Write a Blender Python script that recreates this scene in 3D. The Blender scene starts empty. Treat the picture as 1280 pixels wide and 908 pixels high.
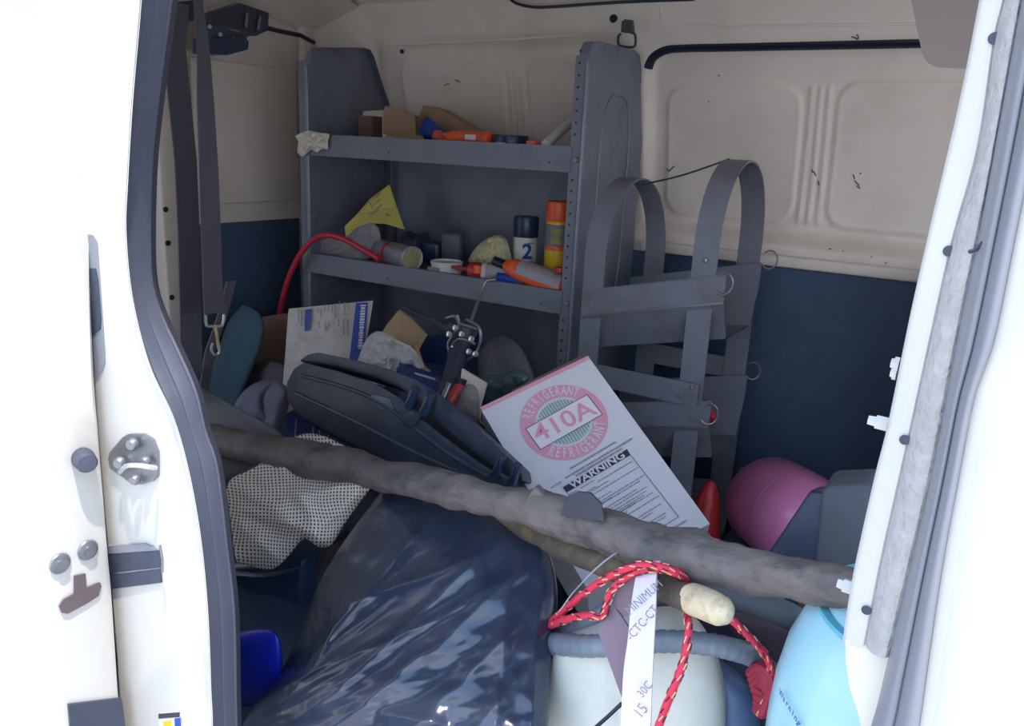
import bpy, bmesh, math, random
from mathutils import Vector, Matrix, noise as mnoise
V = Vector
SC = bpy.context.scene
COL = SC.collection
random.seed(7)

# ---------------------------------------------------------------- camera
FPX = 1000.0
YAW, PITCH, ROLL = math.radians(31.5), math.radians(15.3), math.radians(2.75)
CAM = V((0, -0.55, 1.10))
_f = V((-math.sin(YAW)*math.cos(PITCH), math.cos(YAW)*math.cos(PITCH), -math.sin(PITCH)))
_r0 = V((math.cos(YAW), math.sin(YAW), 0)); _u0 = _r0.cross(_f)
RT = _r0*math.cos(ROLL) + _u0*math.sin(ROLL)
UP = -_r0*math.sin(ROLL) + _u0*math.cos(ROLL)
FW = _f
cd = bpy.data.cameras.new('camera'); cam = bpy.data.objects.new('camera', cd); COL.objects.link(cam)
cd.sensor_width = 36; cd.lens = FPX/1280*36; cd.clip_start = 0.02; cd.clip_end = 200
m = Matrix((RT, UP, -FW)).transposed().to_4x4(); m.translation = CAM
cam.matrix_world = m
SC.camera = cam

# ---------------------------------------------------------------- world, sun, exposure
w = bpy.data.worlds.new('daylight'); SC.world = w; w.use_nodes = True
nt = w.node_tree; nt.nodes.clear()
bg = nt.nodes.new('ShaderNodeBackground'); wo = nt.nodes.new('ShaderNodeOutputWorld')
tc = nt.nodes.new('ShaderNodeTexCoord'); sp = nt.nodes.new('ShaderNodeSeparateXYZ'); cr = nt.nodes.new('ShaderNodeValToRGB')
nt.links.new(tc.outputs['Generated'], sp.inputs[0]); nt.links.new(sp.outputs['Z'], cr.inputs[0])
cr.color_ramp.elements[0].position = 0.0; cr.color_ramp.elements[0].color = (0.84, 0.91, 1.0, 1)
cr.color_ramp.elements[1].position = 0.7; cr.color_ramp.elements[1].color = (0.42, 0.64, 1.0, 1)
nt.links.new(cr.outputs[0], bg.inputs[0]); nt.links.new(bg.outputs[0], wo.inputs[0])
bg.inputs[1].default_value = 1.75
sd = bpy.data.lights.new('sun', 'SUN'); so = bpy.data.objects.new('sun', sd); COL.objects.link(so)
sd.energy = 3.6; sd.angle = math.radians(1.2); sd.color = (1.0, 0.93, 0.84)
so.rotation_euler = V((-0.38, 0.24, -1.2)).to_track_quat('-Z', 'Y').to_euler()
so.location = (2, -2, 5)
SC.view_settings.view_transform = 'Standard'; SC.view_settings.look = 'None'
SC.view_settings.exposure = 0.78; SC.view_settings.gamma = 1.0
SC.view_settings.use_curve_mapping = False

# ---------------------------------------------------------------- helpers
def ray(px, py): return FW + RT*((px-640)/FPX) - UP*((py-454)/FPX)
def at(px, py, Y): d = ray(px, py); return CAM + d*((Y-CAM.y)/d.y)
def atx(px, py, X): d = ray(px, py); return CAM + d*((X-CAM.x)/d.x)
def atz(px, py, Z): d = ray(px, py); return CAM + d*((Z-CAM.z)/d.z)
def dep(p): return (V(p)-CAM).dot(FW)
def lin(c): c /= 255.0; return c/12.92 if c <= .04045 else ((c+.055)/1.055)**2.4
def S(r, g, b): return (lin(r), lin(g), lin(b), 1)

def mat(name, col, rough=.5, metal=0, var=.25, vs=8, bump=0, bs=60, dirt=None, dirt_amt=.5, dscale=4, spec=.5, trans=0, alpha=1, coat=0, stretch=None, emit=None):
    m = bpy.data.materials.new(name); m.use_nodes = True
    t = m.node_tree; b = t.nodes['Principled BSDF']
    b.inputs['Roughness'].default_value = rough; b.inputs['Metallic'].default_value = metal
    b.inputs['Specular IOR Level'].default_value = spec
    b.inputs['Transmission Weight'].default_value = trans; b.inputs['Alpha'].default_value = alpha
    b.inputs['Coat Weight'].default_value = coat
    tcn = t.nodes.new('ShaderNodeTexCoord'); src = tcn.outputs['Object']
    if stretch:
        mp = t.nodes.new('ShaderNodeMapping'); mp.inputs['Scale'].default_value = stretch
        t.links.new(src, mp.inputs[0]); src = mp.outputs[0]
    n = t.nodes.new('ShaderNodeTexNoise'); n.inputs['Scale'].default_value = vs; n.inputs['Detail'].default_value = 6
    t.links.new(src, n.inputs['Vector'])
    mx = t.nodes.new('ShaderNodeMix'); mx.data_type = 'RGBA'
    c0 = [c*(1-var) for c in col[:3]]+[1]; c1 = [min(1, c*(1+var)) for c in col[:3]]+[1]
    mx.inputs[6].default_value = c0; mx.inputs[7].default_value = c1
    t.links.new(n.outputs[0], mx.inputs[0]); out = mx.outputs[2]
    if dirt:
        n2 = t.nodes.new('ShaderNodeTexNoise'); n2.inputs['Scale'].default_value = dscale; n2.inputs['Detail'].default_value = 8
        n2.inputs['Roughness'].default_value = .7
        t.links.new(src, n2.inputs['Vector'])
        r = t.nodes.new('ShaderNodeValToRGB'); r.color_ramp.elements[0].position = .48; r.color_ramp.elements[1].position = .7
        r.color_ramp.elements[1].color = (dirt_amt,)*3+(1,)
        t.links.new(n2.outputs[0], r.inputs[0])
        m2 = t.nodes.new('ShaderNodeMix'); m2.data_type = 'RGBA'
        t.links.new(r.outputs[0], m2.inputs[0]); t.links.new(out, m2.inputs[6]); m2.inputs[7].default_value = dirt
        out = m2.outputs[2]
    t.links.new(out, b.inputs['Base Color'])
    if bump:
        n3 = t.nodes.new('ShaderNodeTexNoise'); n3.inputs['Scale'].default_value = bs; n3.inputs['Detail'].default_value = 4
        t.links.new(src, n3.inputs['Vector'])
        bp = t.nodes.new('ShaderNodeBump'); bp.inputs['Strength'].default_value = bump; bp.inputs['Distance'].default_value = .004
        t.links.new(n3.outputs[0], bp.inputs['Height']); t.links.new(bp.outputs[0], b.inputs['Normal'])
    return m

M = {}
M['paint'] = mat('white_paint', S(220, 208, 197), .42, var=.03, dirt=S(150, 130, 110), dirt_amt=.22, dscale=3)
M['paint_clean'] = mat('white_body_paint', S(196, 192, 186), .35, var=.03, coat=.4, dirt=S(170, 150, 120), dirt_amt=.15, dscale=5)
M['sill'] = mat('cream_plastic', S(222, 214, 202), .5, var=.03)
M['hardboard'] = mat('hazed_hardboard', S(60, 80, 106), .7, var=.18, vs=5, dirt=S(84, 98, 118), dirt_amt=.35, dscale=14)  # bluish lift of the veiling haze is put into this base colour
M['shelf'] = mat('grey_shelf_steel', S(114, 118, 132), .45, metal=.15, var=.08, dirt=S(70, 72, 84), dirt_amt=.4, dscale=9)
M['rack'] = mat('grey_painted_steel', S(112, 114, 126), .5, metal=.1, var=.1, dirt=S(88, 78, 74), dirt_amt=.5, dscale=12)
M['rubber'] = mat('dark_rubber', S(66, 68, 82), .55, var=.12, bump=.2)
M['black'] = mat('black_plastic', S(54, 60, 76), .5, var=.2, dirt=S(95, 98, 108), dirt_amt=.3, dscale=16)
M['gasket'] = mat('black_gasket', S(22, 30, 50), .4, var=.1)
M['seal_tex'] = mat('flocked_seal', S(168, 164, 162), .8, var=.25, vs=90, bump=.8, bs=150)
M['trimgrey'] = mat('grey_blue_trim', S(130, 131, 138), .4, var=.08)
M['taupe'] = mat('taupe_plastic', S(118, 106, 102), .6, var=.05)
M['chrome'] = mat('bright_steel', S(215, 215, 218), .22, metal=.6, var=.1)
M['dullsteel'] = mat('dull_steel', S(140, 140, 145), .4, metal=.8, var=.25, vs=30)
M['gunmetal'] = mat('gun_metal', S(72, 78, 90), .4, metal=.6, var=.25, vs=30)
M['card'] = mat('cardboard', S(150, 122, 100), .85, var=.12, vs=20, stretch=(1, 1, 5))
M['cardlight'] = mat('torn_cardboard', S(178, 148, 116), .85, var=.16, vs=14, stretch=(6, 1, 1))
M['carddark'] = mat('brown_cardboard', S(106, 84, 78), .85, var=.12)
M['white_card'] = mat('white_box_card', S(208, 206, 212), .6, var=.02)
M['white_worn'] = mat('worn_white_card', S(196, 190, 184), .7, var=.06, dirt=S(150, 130, 105), dirt_amt=.6, dscale=14)
M['pink_print'] = mat('pink_ink', S(218, 150, 172), .6, var=.03)
M['pink_pale'] = mat('pale_print', S(226, 214, 220), .6, var=.02)
M['green_print'] = mat('green_ink', S(130, 165, 155), .6, var=.05)
M['black_print'] = mat('black_ink', S(52, 48, 62), .6, var=.05)
M['grey_print'] = mat('grey_ink', S(120, 118, 128), .6, var=.05)
M['blue_print'] = mat('blue_ink', S(34, 66, 150), .55, var=.08)
M['blue_box'] = mat('blue_box_card', S(30, 48, 104), .6, var=.2, dirt=S(70, 80, 120), dirt_amt=.3, dscale=18)
M['orange'] = mat('orange_plastic', S(232, 96, 50), .4, var=.05)
M['redorange'] = mat('red_orange_plastic', S(214, 84, 66), .5, var=.08)
M['yellow'] = mat('yellow_label', S(214, 178, 40), .4, var=.1)
M['yellow_paper'] = mat('yellow_paper', S(196, 184, 96), .6, var=.08, dirt=S(150, 120, 110), dirt_amt=.5, dscale=14)
M['red'] = mat('red_plastic', S(176, 44, 48), .4, var=.08)
M['hose_red'] = mat('red_hose_rubber', S(176, 36, 60), .4, var=.08)
M['rope'] = mat('red_rope', S(206, 44, 74), .7, var=.15, vs=80)
M['gold'] = mat('gold_yarn', S(214, 178, 130), .7)
M['darkfleck'] = mat('black_yarn', S(50, 24, 40), .7)
M['bluecan'] = mat('blue_plastic', S(24, 60, 150), .4, var=.1)
M['bluedrum'] = mat('deep_blue_plastic', S(18, 36, 170), .4, var=.1)
M['greytube'] = mat('grey_tube_label', S(150, 148, 156), .45, var=.06)
M['alu'] = mat('satin_aluminium', S(160, 160, 168), .35, metal=.5, var=.06)
M['cream'] = mat('cream_plastic_cap', S(214, 206, 160), .5, var=.05)
M['offwhite'] = mat('offwhite_plastic', S(206, 204, 198), .5, var=.05)
M['tape'] = mat('masking_tape', S(206, 196, 182), .75, var=.08, vs=30)
M['teal'] = mat('teal_cloth', S(56, 80, 94), .85, var=.2, bump=.3, bs=40)
M['heap_dark'] = mat('dark_heap_base', S(50, 60, 82), .7, var=.3, bump=.4, bs=30)  # shade of the heap gaps and bluish haze put into this colour
M['dusty'] = mat('dusty_grey_fabric', S(104, 104, 110), .85, var=.2, vs=12, bump=.6, bs=50, dirt=S(120, 112, 100), dirt_amt=.5, dscale=9)
M['foam'] = mat('dirty_taped_foam', S(106, 97, 94), .6, var=.35, vs=30, bump=1.0, bs=60, dirt=S(54, 54, 62), dirt_amt=.95, dscale=26, stretch=(.5, 1, 1))
M['strapgrey'] = mat('grey_webbing', S(88, 86, 98), .8, var=.1, vs=60, bump=.3, bs=200)
M['wood'] = mat('dark_worn_wood', S(84, 74, 68), .6, var=.4, vs=40, stretch=(1, 1, 1), dirt=S(150, 128, 76), dirt_amt=.6, dscale=24)
M['woodend'] = mat('worn_wood_tip', S(206, 188, 156), .55, var=.25, vs=60, dirt=S(140, 116, 84), dirt_amt=.85, dscale=55)
M['greyhose'] = mat('grey_hose_plastic', S(116, 126, 138), .4, var=.12, vs=20)
M['jugwhite'] = mat('white_plastic_tank', S(206, 206, 198), .4, var=.04, dirt=S(150, 150, 130), dirt_amt=.3, dscale=8)
M['ribbon_white'] = mat('printed_white_webbing', S(206, 196, 208), .6, var=.05)
M['mauve'] = mat('mauve_webbing', S(122, 104, 116), .75, var=.08)
M['skyblue'] = mat('light_blue_tank_paint', S(158, 202, 216), .35, var=.04, coat=.4)
M['pinktank'] = mat('pink_tank_paint', S(196, 116, 160), .35, var=.05, coat=.3)
M['slab'] = mat('grey_rubber_slab', S(84, 88, 98), .7, var=.25, vs=10, dirt=S(60, 62, 72), dirt_amt=.6, dscale=9)
M['navyplastic'] = mat('navy_plastic', S(38, 54, 80), .35, var=.1)
M['asphalt'] = mat('pale_bounce_ground', S(170, 165, 158), .9, var=.15, vs=3, bump=.3)
M['seat'] = mat('charcoal_seat_fabric', S(54, 58, 74), .85, var=.1)
M['bluegrey'] = mat('blue_grey_plastic', S(84, 104, 140), .4, var=.12)
M['greenbottle'] = mat('green_tinted_plastic', S(88, 112, 110), .25, var=.25, vs=12, trans=.3)

def clear_mat(name, col, rough, a, bs=30):
    m = mat(name, col, rough, bump=1.0, bs=bs, var=.1); b = m.node_tree.nodes['Principled BSDF']
    b.inputs['Alpha'].default_value = a; return m
M['clearbag'] = clear_mat('clear_crinkled_film', S(225, 220, 224), .12, .30, 220)
M['smokefilm'] = clear_mat('smoky_film', S(110, 110, 120), .2, .45, 40)

# garbage bag film: glossy black with creases
def bag_mat():
    m = mat('black_bin_liner_film', S(46, 54, 72), .24, var=.12, vs=5, spec=.7)
    t = m.node_tree; b = t.nodes['Principled BSDF']
    tcn = t.nodes.new('ShaderNodeTexCoord'); mp = t.nodes.new('ShaderNodeMapping')
    mp.inputs['Rotation'].default_value = (0, math.radians(38), 0); mp.inputs['Scale'].default_value = (3, 7, 11)
    n = t.nodes.new('ShaderNodeTexNoise'); n.inputs['Scale'].default_value = 1; n.inputs['Detail'].default_value = 3; n.inputs['Distortion'].default_value = .5
    bp = t.nodes.new('ShaderNodeBump'); bp.inputs['Strength'].default_value = .35; bp.inputs['Distance'].default_value = .02
    t.links.new(tcn.outputs['Object'], mp.inputs[0]); t.links.new(mp.outputs[0], n.inputs['Vector'])
    t.links.new(n.outputs[0], bp.inputs['Height']); t.links.new(bp.outputs[0], b.inputs['Normal'])
    return m
M['bag'] = bag_mat()

def dots_mat(name, base, dot, scale, radius):
    m = mat(name, base, .9, var=.08, vs=5); t = m.node_tree; b = t.nodes['Principled BSDF']
    uv = t.nodes.new('ShaderNodeUVMap'); nz = t.nodes.new('ShaderNodeTexNoise'); nz.inputs['Scale'].default_value = 9
    ad = t.nodes.new('ShaderNodeVectorMath'); ad.operation = 'MULTIPLY_ADD'; ad.inputs[1].default_value = (.03, .03, 0)
    t.links.new(uv.outputs[0], nz.inputs['Vector'])
    t.links.new(nz.outputs['Color'], ad.inputs[0]); t.links.new(uv.outputs[0], ad.inputs[2])
    sc = t.nodes.new('ShaderNodeVectorMath'); sc.operation = 'SCALE'; sc.inputs['Scale'].default_value = scale; t.links.new(ad.outputs[0], sc.inputs[0])
    fr = t.nodes.new('ShaderNodeVectorMath'); fr.operation = 'FRACTION'; t.links.new(sc.outputs[0], fr.inputs[0])
    sb = t.nodes.new('ShaderNodeVectorMath'); sb.operation = 'SUBTRACT'; sb.inputs[1].default_value = (.5, .5, 0); t.links.new(fr.outputs[0], sb.inputs[0])
    mk = t.nodes.new('ShaderNodeVectorMath'); mk.operation = 'MULTIPLY'; mk.inputs[1].default_value = (1, .8, 0); t.links.new(sb.outputs[0], mk.inputs[0])
    ln = t.nodes.new('ShaderNodeVectorMath'); ln.operation = 'LENGTH'; t.links.new(mk.outputs[0], ln.inputs[0])
    lt = t.nodes.new('ShaderNodeMath'); lt.operation = 'LESS_THAN'; lt.inputs[1].default_value = radius; t.links.new(ln.outputs['Value'], lt.inputs[0])
    mx = t.nodes.new('ShaderNodeMix'); mx.data_type = 'RGBA'
    old = b.inputs['Base Color'].links[0].from_socket
    t.links.new(lt.outputs[0], mx.inputs[0]); t.links.new(old, mx.inputs[6]); mx.inputs[7].default_value = dot
    t.links.new(mx.outputs[2], b.inputs['Base Color']); return m
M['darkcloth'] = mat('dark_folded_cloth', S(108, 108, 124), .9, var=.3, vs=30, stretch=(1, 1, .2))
M['dots'] = dots_mat('dotted_cream_cloth', S(226, 216, 202), S(84, 74, 76), 235, .27)

WL = {}   # world location of each object
class MB:
    def __init__(s): s.v = []; s.f = []; s.uv = {}
    def add(s, vs, fs):
        o = len(s.v); s.v += [V(p) for p in vs]; s.f += [[i+o for i in f] for f in fs]; return s
    def hexa(s, c):      # 8 corners: bottom loop 0-3, top loop 4-7
        return s.add(c, [(3,2,1,0),(4,5,6,7),(0,1,5,4),(1,2,6,5),(2,3,7,6),(3,0,4,7)])
    def box(s, c, size, ax=None, bev=0):
        c = V(c); ax = ax or (V((1,0,0)), V((0,1,0)), V((0,0,1)))
        h = [V(a)*(k/2) for a, k in zip(ax, size)]
        if not bev:
            return s.hexa([c-h[0]-h[1]-h[2], c+h[0]-h[1]-h[2], c+h[0]+h[1]-h[2], c-h[0]+h[1]-h[2],
                           c-h[0]-h[1]+h[2], c+h[0]-h[1]+h[2], c+h[0]+h[1]+h[2], c-h[0]+h[1]+h[2]])
        bm = bmesh.new(); bmesh.ops.create_cube(bm, size=1)
        for vv in bm.verts: vv.co = V((vv.co.x*size[0], vv.co.y*size[1], vv.co.z*size[2]))
        bmesh.ops.bevel(bm, geom=bm.edges[:], offset=bev, segments=3, profile=.5, affect='EDGES')
        A = [V(a) for a in ax]
        vs = [c + A[0]*vv.co.x + A[1]*vv.co.y + A[2]*vv.co.z for vv in bm.verts]
        bm.verts.index_update(); fs = [[q.index for q in ff.verts] for ff in bm.faces]; bm.free()
        return s.add(vs, fs)
    def slab(s, poly, off):    # polygon extruded by vector
        n = len(poly); off = V(off); P = [V(p) for p in poly]
        return s.add(P + [p+off for p in P], [list(range(n))[::-1], [i+n for i in range(n)]] + [(i, (i+1)%n, (i+1)%n+n, i+n) for i in range(n)])
    def tube(s, pts, r, seg=10, cap=True, flat=1.0):
        pts = [V(p) for p in pts]; n = len(pts); rr = r if isinstance(r, (list, tuple)) else [r]*n
        t0 = (pts[1]-pts[0]).normalized(); u = t0.orthogonal().normalized(); vs = []
        for i, p in enumerate(pts):
            t = ((pts[min(i+1, n-1)]-pts[max(i-1, 0)])).normalized()
            u = (u - t*u.dot(t)).normalized(); b = t.cross(u)
            for k in range(seg):
                a = 2*math.pi*k/seg; vs.append(p + (u*math.cos(a) + b*math.sin(a)*flat)*rr[i])
        fs = [(i*seg+k, i*seg+(k+1)%seg, (i+1)*seg+(k+1)%seg, (i+1)*seg+k) for i in range(n-1) for k in range(seg)]
        if cap: fs += [list(range(seg))[::-1], [(n-1)*seg+k for k in range(seg)]]
        return s.add(vs, fs)
    def lathe(s, base, axis, prof, seg=28, arc=None):
        base = V(base); ax = V(axis).normalized(); u = ax.orthogonal().normalized(); b = ax.cross(u); vs = []; fs = []
        for r, h in prof:
            for k in range(seg):
                a = 2*math.pi*k/seg; vs.append(base + ax*h + (u*math.cos(a)+b*math.sin(a))*max(r, 1e-5))
        n = len(prof)
        fs = [(i*seg+k, i*seg+(k+1)%seg, (i+1)*seg+(k+1)%seg, (i+1)*seg+k) for i in range(n-1) for k in range(seg)]
        fs += [list(range(seg))[::-1], [(n-1)*seg+k for k in range(seg)]]
        return s.add(vs, fs)
    def ribbon(s, pts, wid, th=.002):   # pts centre line; wid: width vector(s)
        pts = [V(p) for p in pts]; n = len(pts); W = wid if isinstance(wid, list) else [V(wid)]*n; vs = []
        for i, p in enumerate(pts):
            t = (pts[min(i+1, n-1)]-pts[max(i-1, 0)]).normalized(); wv = V(W[i]); nn = t.cross(wv).normalized()*th/2
            vs += [p-wv/2-nn, p+wv/2-nn, p+wv/2+nn, p-wv/2+nn]
        fs = [(4*i+k, 4*i+(k+1)%4, 4*i+4+(k+1)%4, 4*i+4+k) for i in range(n-1) for k in range(4)]
        fs += [(3,2,1,0), tuple(4*(n-1)+k for k in range(4))]
        return s.add(vs, fs)
    def loft(s, rows, closed=False):
        n = len(rows[0]); vs = [p for r in rows for p in r]
        fs = [(i*n+k, i*n+k+1, (i+1)*n+k+1, (i+1)*n+k) for i in range(len(rows)-1) for k in range(n-1)]
        return s.add(vs, fs)
    def text(s, txt, size, o, xd, yd, fn=None, bold=0, sx=1, align='CENTER', lift=.0006):
        c = bpy.data.curves.new('t', 'FONT'); c.body = txt; c.size = size; c.align_x = align; c.align_y = 'CENTER'; c.offset = bold; c.resolution_u = 3
        ob = bpy.data.objects.new('t', c); COL.objects.link(ob)
        bpy.context.view_layer.update()
        me = bpy.data.meshes.new_from_object(ob.evaluated_get(bpy.context.evaluated_depsgraph_get()))
        xd = V(xd).normalized(); yd = V(yd).normalized(); nn = xd.cross(yd)
        vs = [(fn(q.co.x*sx, q.co.y) if fn else V(o)+xd*(q.co.x*sx)+yd*q.co.y+nn*lift) for q in me.vertices]
        s.add(vs, [list(p.vertices) for p in me.polygons])
        bpy.data.objects.remove(ob); bpy.data.curves.remove(c); bpy.data.meshes.remove(me)
        return s
    def build(s, name, m, parent=None, smooth=True, label=None, cat=None, group=None, kind=None, uv=None, ang=38):
        if parent is None or True:
            xs = [p.x for p in s.v]; ys = [p.y for p in s.v]; zs = [p.z for p in s.v]
            base = V(((min(xs)+max(xs))/2, (min(ys)+max(ys))/2, min(zs)))
        me = bpy.data.meshes.new(name); me.from_pydata([tuple(p-base) for p in s.v], [], s.f); me.materials.append(m)
        bm = bmesh.new(); bm.from_mesh(me); bmesh.ops.recalc_face_normals(bm, faces=bm.faces) if not uv else None
        bm.to_mesh(me); bm.free()
        if uv:
            l = me.uv_layers.new(name='UVMap')
            for lp in me.loops: l.data[lp.index].uv = uv[lp.vertex_index]
        if smooth:
            me.polygons.foreach_set('use_smooth', [True]*len(me.polygons))
            try: me.set_sharp_from_angle(angle=math.radians(ang))
            except Exception: pass
        me.update()
        o = bpy.data.objects.new(name, me); COL.objects.link(o)
        WL[o.name] = base
        if parent is not None:
            o.parent = parent; o.location = base - WL[parent.name]
        else: o.location = base
        tag(o, label, cat, group, kind); return o

def tag(o, label=None, cat=None, group=None, kind=None):
    if label: o['label'] = label
    if cat: o['category'] = cat
    if group: o['group'] = group
    if kind: o['kind'] = kind
def thing(name, loc, label, cat, group=None, kind=None):
    o = bpy.data.objects.new(name, None); COL.objects.link(o); o.location = V(loc); o.empty_display_size = .05
    WL[o.name] = V(loc); tag(o, label, cat, group, kind); return o
def smoothpts(P, n=6):
    P = [V(p) for p in P]; out = []
    for i in range(len(P)-1):
        a = P[max(i-1, 0)]; b = P[i]; c = P[i+1]; d = P[min(i+2, len(P)-1)]
        for k in range(n):
            t = k/n; out.append(.5*((2*b) + (c-a)*t + (2*a-5*b+4*c-d)*t*t + (3*b-a-3*c+d)*t**3))
    out.append(P[-1]); return out
def pxs(lst, n=6):    # [(px,py,Y)...] -> smooth world curve
    return smoothpts([at(*p) for p in lst], n)
def pxr(lst, rpx): return [rpx*dep(p)/FPX for p in lst]
def fbm(p, s, o=3): return mnoise.fractal(V(p)*s, 1.0, 2.0, o)

def pillow(outline, Yfn, thick, back=None, rings=26, seg=120, wr=None, center=None, smooth_n=5, power=.5):
    """closed, inflated lump whose silhouette is the outline; outline = [(px,py)], Yfn(px,py) = its depth in the van"""
    O = smoothpts([V((p[0], p[1], 0)) for p in outline] + [V((outline[0][0], outline[0][1], 0))], smooth_n)[:-1]
    L = [0]
    for i in range(len(O)): L.append(L[-1]+(O[(i+1)%len(O)]-O[i]).length)
    def bp(t):
        t = (t % 1)*L[-1]
        for i in range(len(O)):
            if t <= L[i+1]:
                k = (t-L[i])/max(L[i+1]-L[i], 1e-9); return O[i].lerp(O[(i+1)%len(O)], k)
        return O[0]
    c = V((center[0], center[1], 0)) if center else sum(O, V())/len(O)
    B = [bp(k/seg) for k in range(seg)]
    mb = MB(); uv = []; back = thick if back is None else back
    def pt(q, r, side):
        base = at(q.x, q.y, Yfn(q.x, q.y)); d = (base-CAM).normalized()
        e = max(0, 1-r**2)**power; off = (-thick*e if side > 0 else back*e)
        if wr: off -= wr(q.x, q.y, side)*min(1, (1-r)*5+.15)
        return base + d*off
    vs = []; fs = []
    for side in (1, -1):
        rl = rings if side > 0 else 6
        o = len(vs)
        vs.append(pt(c, 0, side)); uv.append((c.x/1000, c.y/1000))
        for i in range(1, rl+1):
            r = (i/rl)
            rr = math.sin(r*math.pi/2) if side < 0 else r
            if side < 0 and i == rl: rr = .995
            for k in range(seg):
                q = c.lerp(B[k], rr); vs.append(pt(q, rr, side)); uv.append((q.x/1000, q.y/1000))
        f = [(o, o+1+k, o+1+(k+1)%seg) for k in range(seg)]
        for i in range(rl-1):
            a = o+1+i*seg; b = a+seg
            f += [(a+k, b+k, b+(k+1)%seg, a+(k+1)%seg) for k in range(seg)]
        if side < 0: f = [t[::-1] for t in f]
        fs += f
        if side > 0: rim1 = o+1+(rl-1)*seg
        else:
            rim2 = o+1+(rl-1)*seg
            fs += [(rim1+(k+1)%seg, rim1+k, rim2+k, rim2+(k+1)%seg) for k in range(seg)]
    mb.add(vs, [f[::-1] for f in fs]); mb.uvl = uv; return mb

def sm(a, b, x):
    t = max(0, min(1, (x-a)/(b-a))); return t*t*(3-2*t)
def rr_sdf(x, z, x0, x1, z0, z1, r):
    cx, cz = (x0+x1)/2, (z0+z1)/2; qx = abs(x-cx)-(x1-x0)/2+r; qz = abs(z-cz)-(z1-z0)/2+r
    return math.hypot(max(qx, 0), max(qz, 0)) + min(max(qx, qz), 0) - r

# ================================================================ SETTING
MB().box((0, 0, -.58), (30, 30, .06)).build('ground', M['asphalt'], kind='structure', smooth=False)  # unseen ground, added pale to bounce light up to the roof
MB().box((-.75, .80, -.03), (2.8, 1.70, .06)).build('floor', M['heap_dark'], kind='structure', smooth=False)

def ywall(z): return 1.60 - .30*max(0, z-.9)**1.5
def embo(x, z):
    h = 0.0
    d = rr_sdf(x, z, -.905, .9, .895, 1.36, .07); h -= .022*sm(.012, -.03, d)            # window blank, set back
    for (x0, x1, z0, z1) in ((-.845, -.50, .935, 1.265), (-.415, .9, .935, 1.275), (-1.74, -1.36, 1.0, 1.335), (-1.27, -.97, 1.0, 1.335)):
        d = rr_sdf(x, z, x0, x1, z0, z1, .05); h += .006*sm(.006, -.004, d)
        h += .003*math.exp(-(d/.006)**2)
    for x0, x1, z0, z1 in ((-.478, -.437, .95, 1.255), (-1.335, -1.295, 1.04, 1.30)):
        if z0-.02 < z < z1+.02:
            g = sm(z0-.02, z0, z)*sm(z1+.02, z1, z); t = (1.26-z)*.03
            for xx in (x0-t*.3, x1+t*.3, (x0+x1)/2): h += .009*g*math.exp(-((x-xx)/.0065)**2)
    if x < -.92:
        d = rr_sdf(x, z, -1.80, -.93, .9, 1.39, .10); h -= .014*sm(.015, -.025, d)
    # ledge under the blank
    if x > -.93: h += .03*sm(.905, .875, z)
    return h
NX, NZ = 430, 236; X0, X1 = -2.14, .62; Z0, Z1 = 0.0, 1.50
vs = []; fs = []
for j in range(NZ+1):
    z = Z0+(Z1-Z0)*j/NZ
    for i in range(NX+1):
        x = X0+(X1-X0)*i/NX; vs.append(V((x, ywall(z)-(embo(x, z) if z > .8 else (.03 if x > -.93 else 0)), z)))
n = NX+1
fs = [(j*n+i, j*n+i+1, (j+1)*n+i+1, (j+1)*n+i) for j in range(NZ) for i in range(NX)]
wb = MB().add(vs, fs)
wb.box((-.76, 1.66, .75), (2.9, .05, 1.5))
wall = wb.build('wall_back', M['paint'], kind='structure', ang=180)
# dark hardboard lining of the far wall
z1 = .826
lp = MB().slab([(-.92, 1.572, .0), (.62, 1.572, .0), (.62, 1.572, z1), (-.92, 1.572, z1)], (0, -.012, 0)); lp.build('lining_panel', M['hardboard'], wall, smooth=False, label='dark hardboard lining, haze blue put into its colour')
lp = MB().slab([(-2.08, 1.598, .0), (-.92, 1.598, .0), (-.92, 1.598, z1), (-2.08, 1.598, z1)], (0, -.012, 0)); lp.build('lining_panel', M['hardboard'], wall, smooth=False, label='dark hardboard lining, haze blue put into its colour')
# raised trim rail over the lining
MB().box((-.13, 1.553, .843), (1.50, .03, .028), bev=.006).build('rail', M['paint'], wall)
# black gasket along the window blank
g = [V((-.899, 1.532, 1.31)), V((-.885, 1.525, 1.335)), V((-.85, 1.52, 1.352))] + [V((-.80+.1*k, 1.519, 1.356)) for k in range(15)]
MB().tube(smoothpts(g, 5), .013, 10, flat=.7).build('window_gasket', M['gasket'], wall, label='black rubber gasket')
# scratches and small holes of the paint
sc = MB()
for a in [(1065,218,1067,224),(1067,226,1073,233),(1069,233,1074,236),(831,211,834,214),(837,212,841,208),(834,215,837,211),(1074,218,1076,216),
          (1016,214,1018,220),(1013,212,1015,216),(1020,226,1022,232),(545,106,552,103),(560,99,564,101),(1064,46,1072,49),(1071,43,1073,48),(1050,315,1051,316),(1086,323,1088,323),(1104,330,1106,331),(1032,313,1035,313),(890,92,892,93),(876,125,877,126),(547,149,556,147),(562,99,566,102)]:
    Y = 1.538 if a[1] > 290 else ywall(1.0)-.008 if a[1] > 180 else 1.50
    p = at(a[0], a[1], Y); q = at(a[2], a[3], Y)
    for P in (p, q):
        P.y = ywall(P.z) - embo(P.x, P.z) - .002
    sc.tube([p, (p+q)/2+V((0, -.001, .001)), q], .0013, 5)
sc.build('scratch', M['black_print'], wall, kind='stuff')
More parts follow.
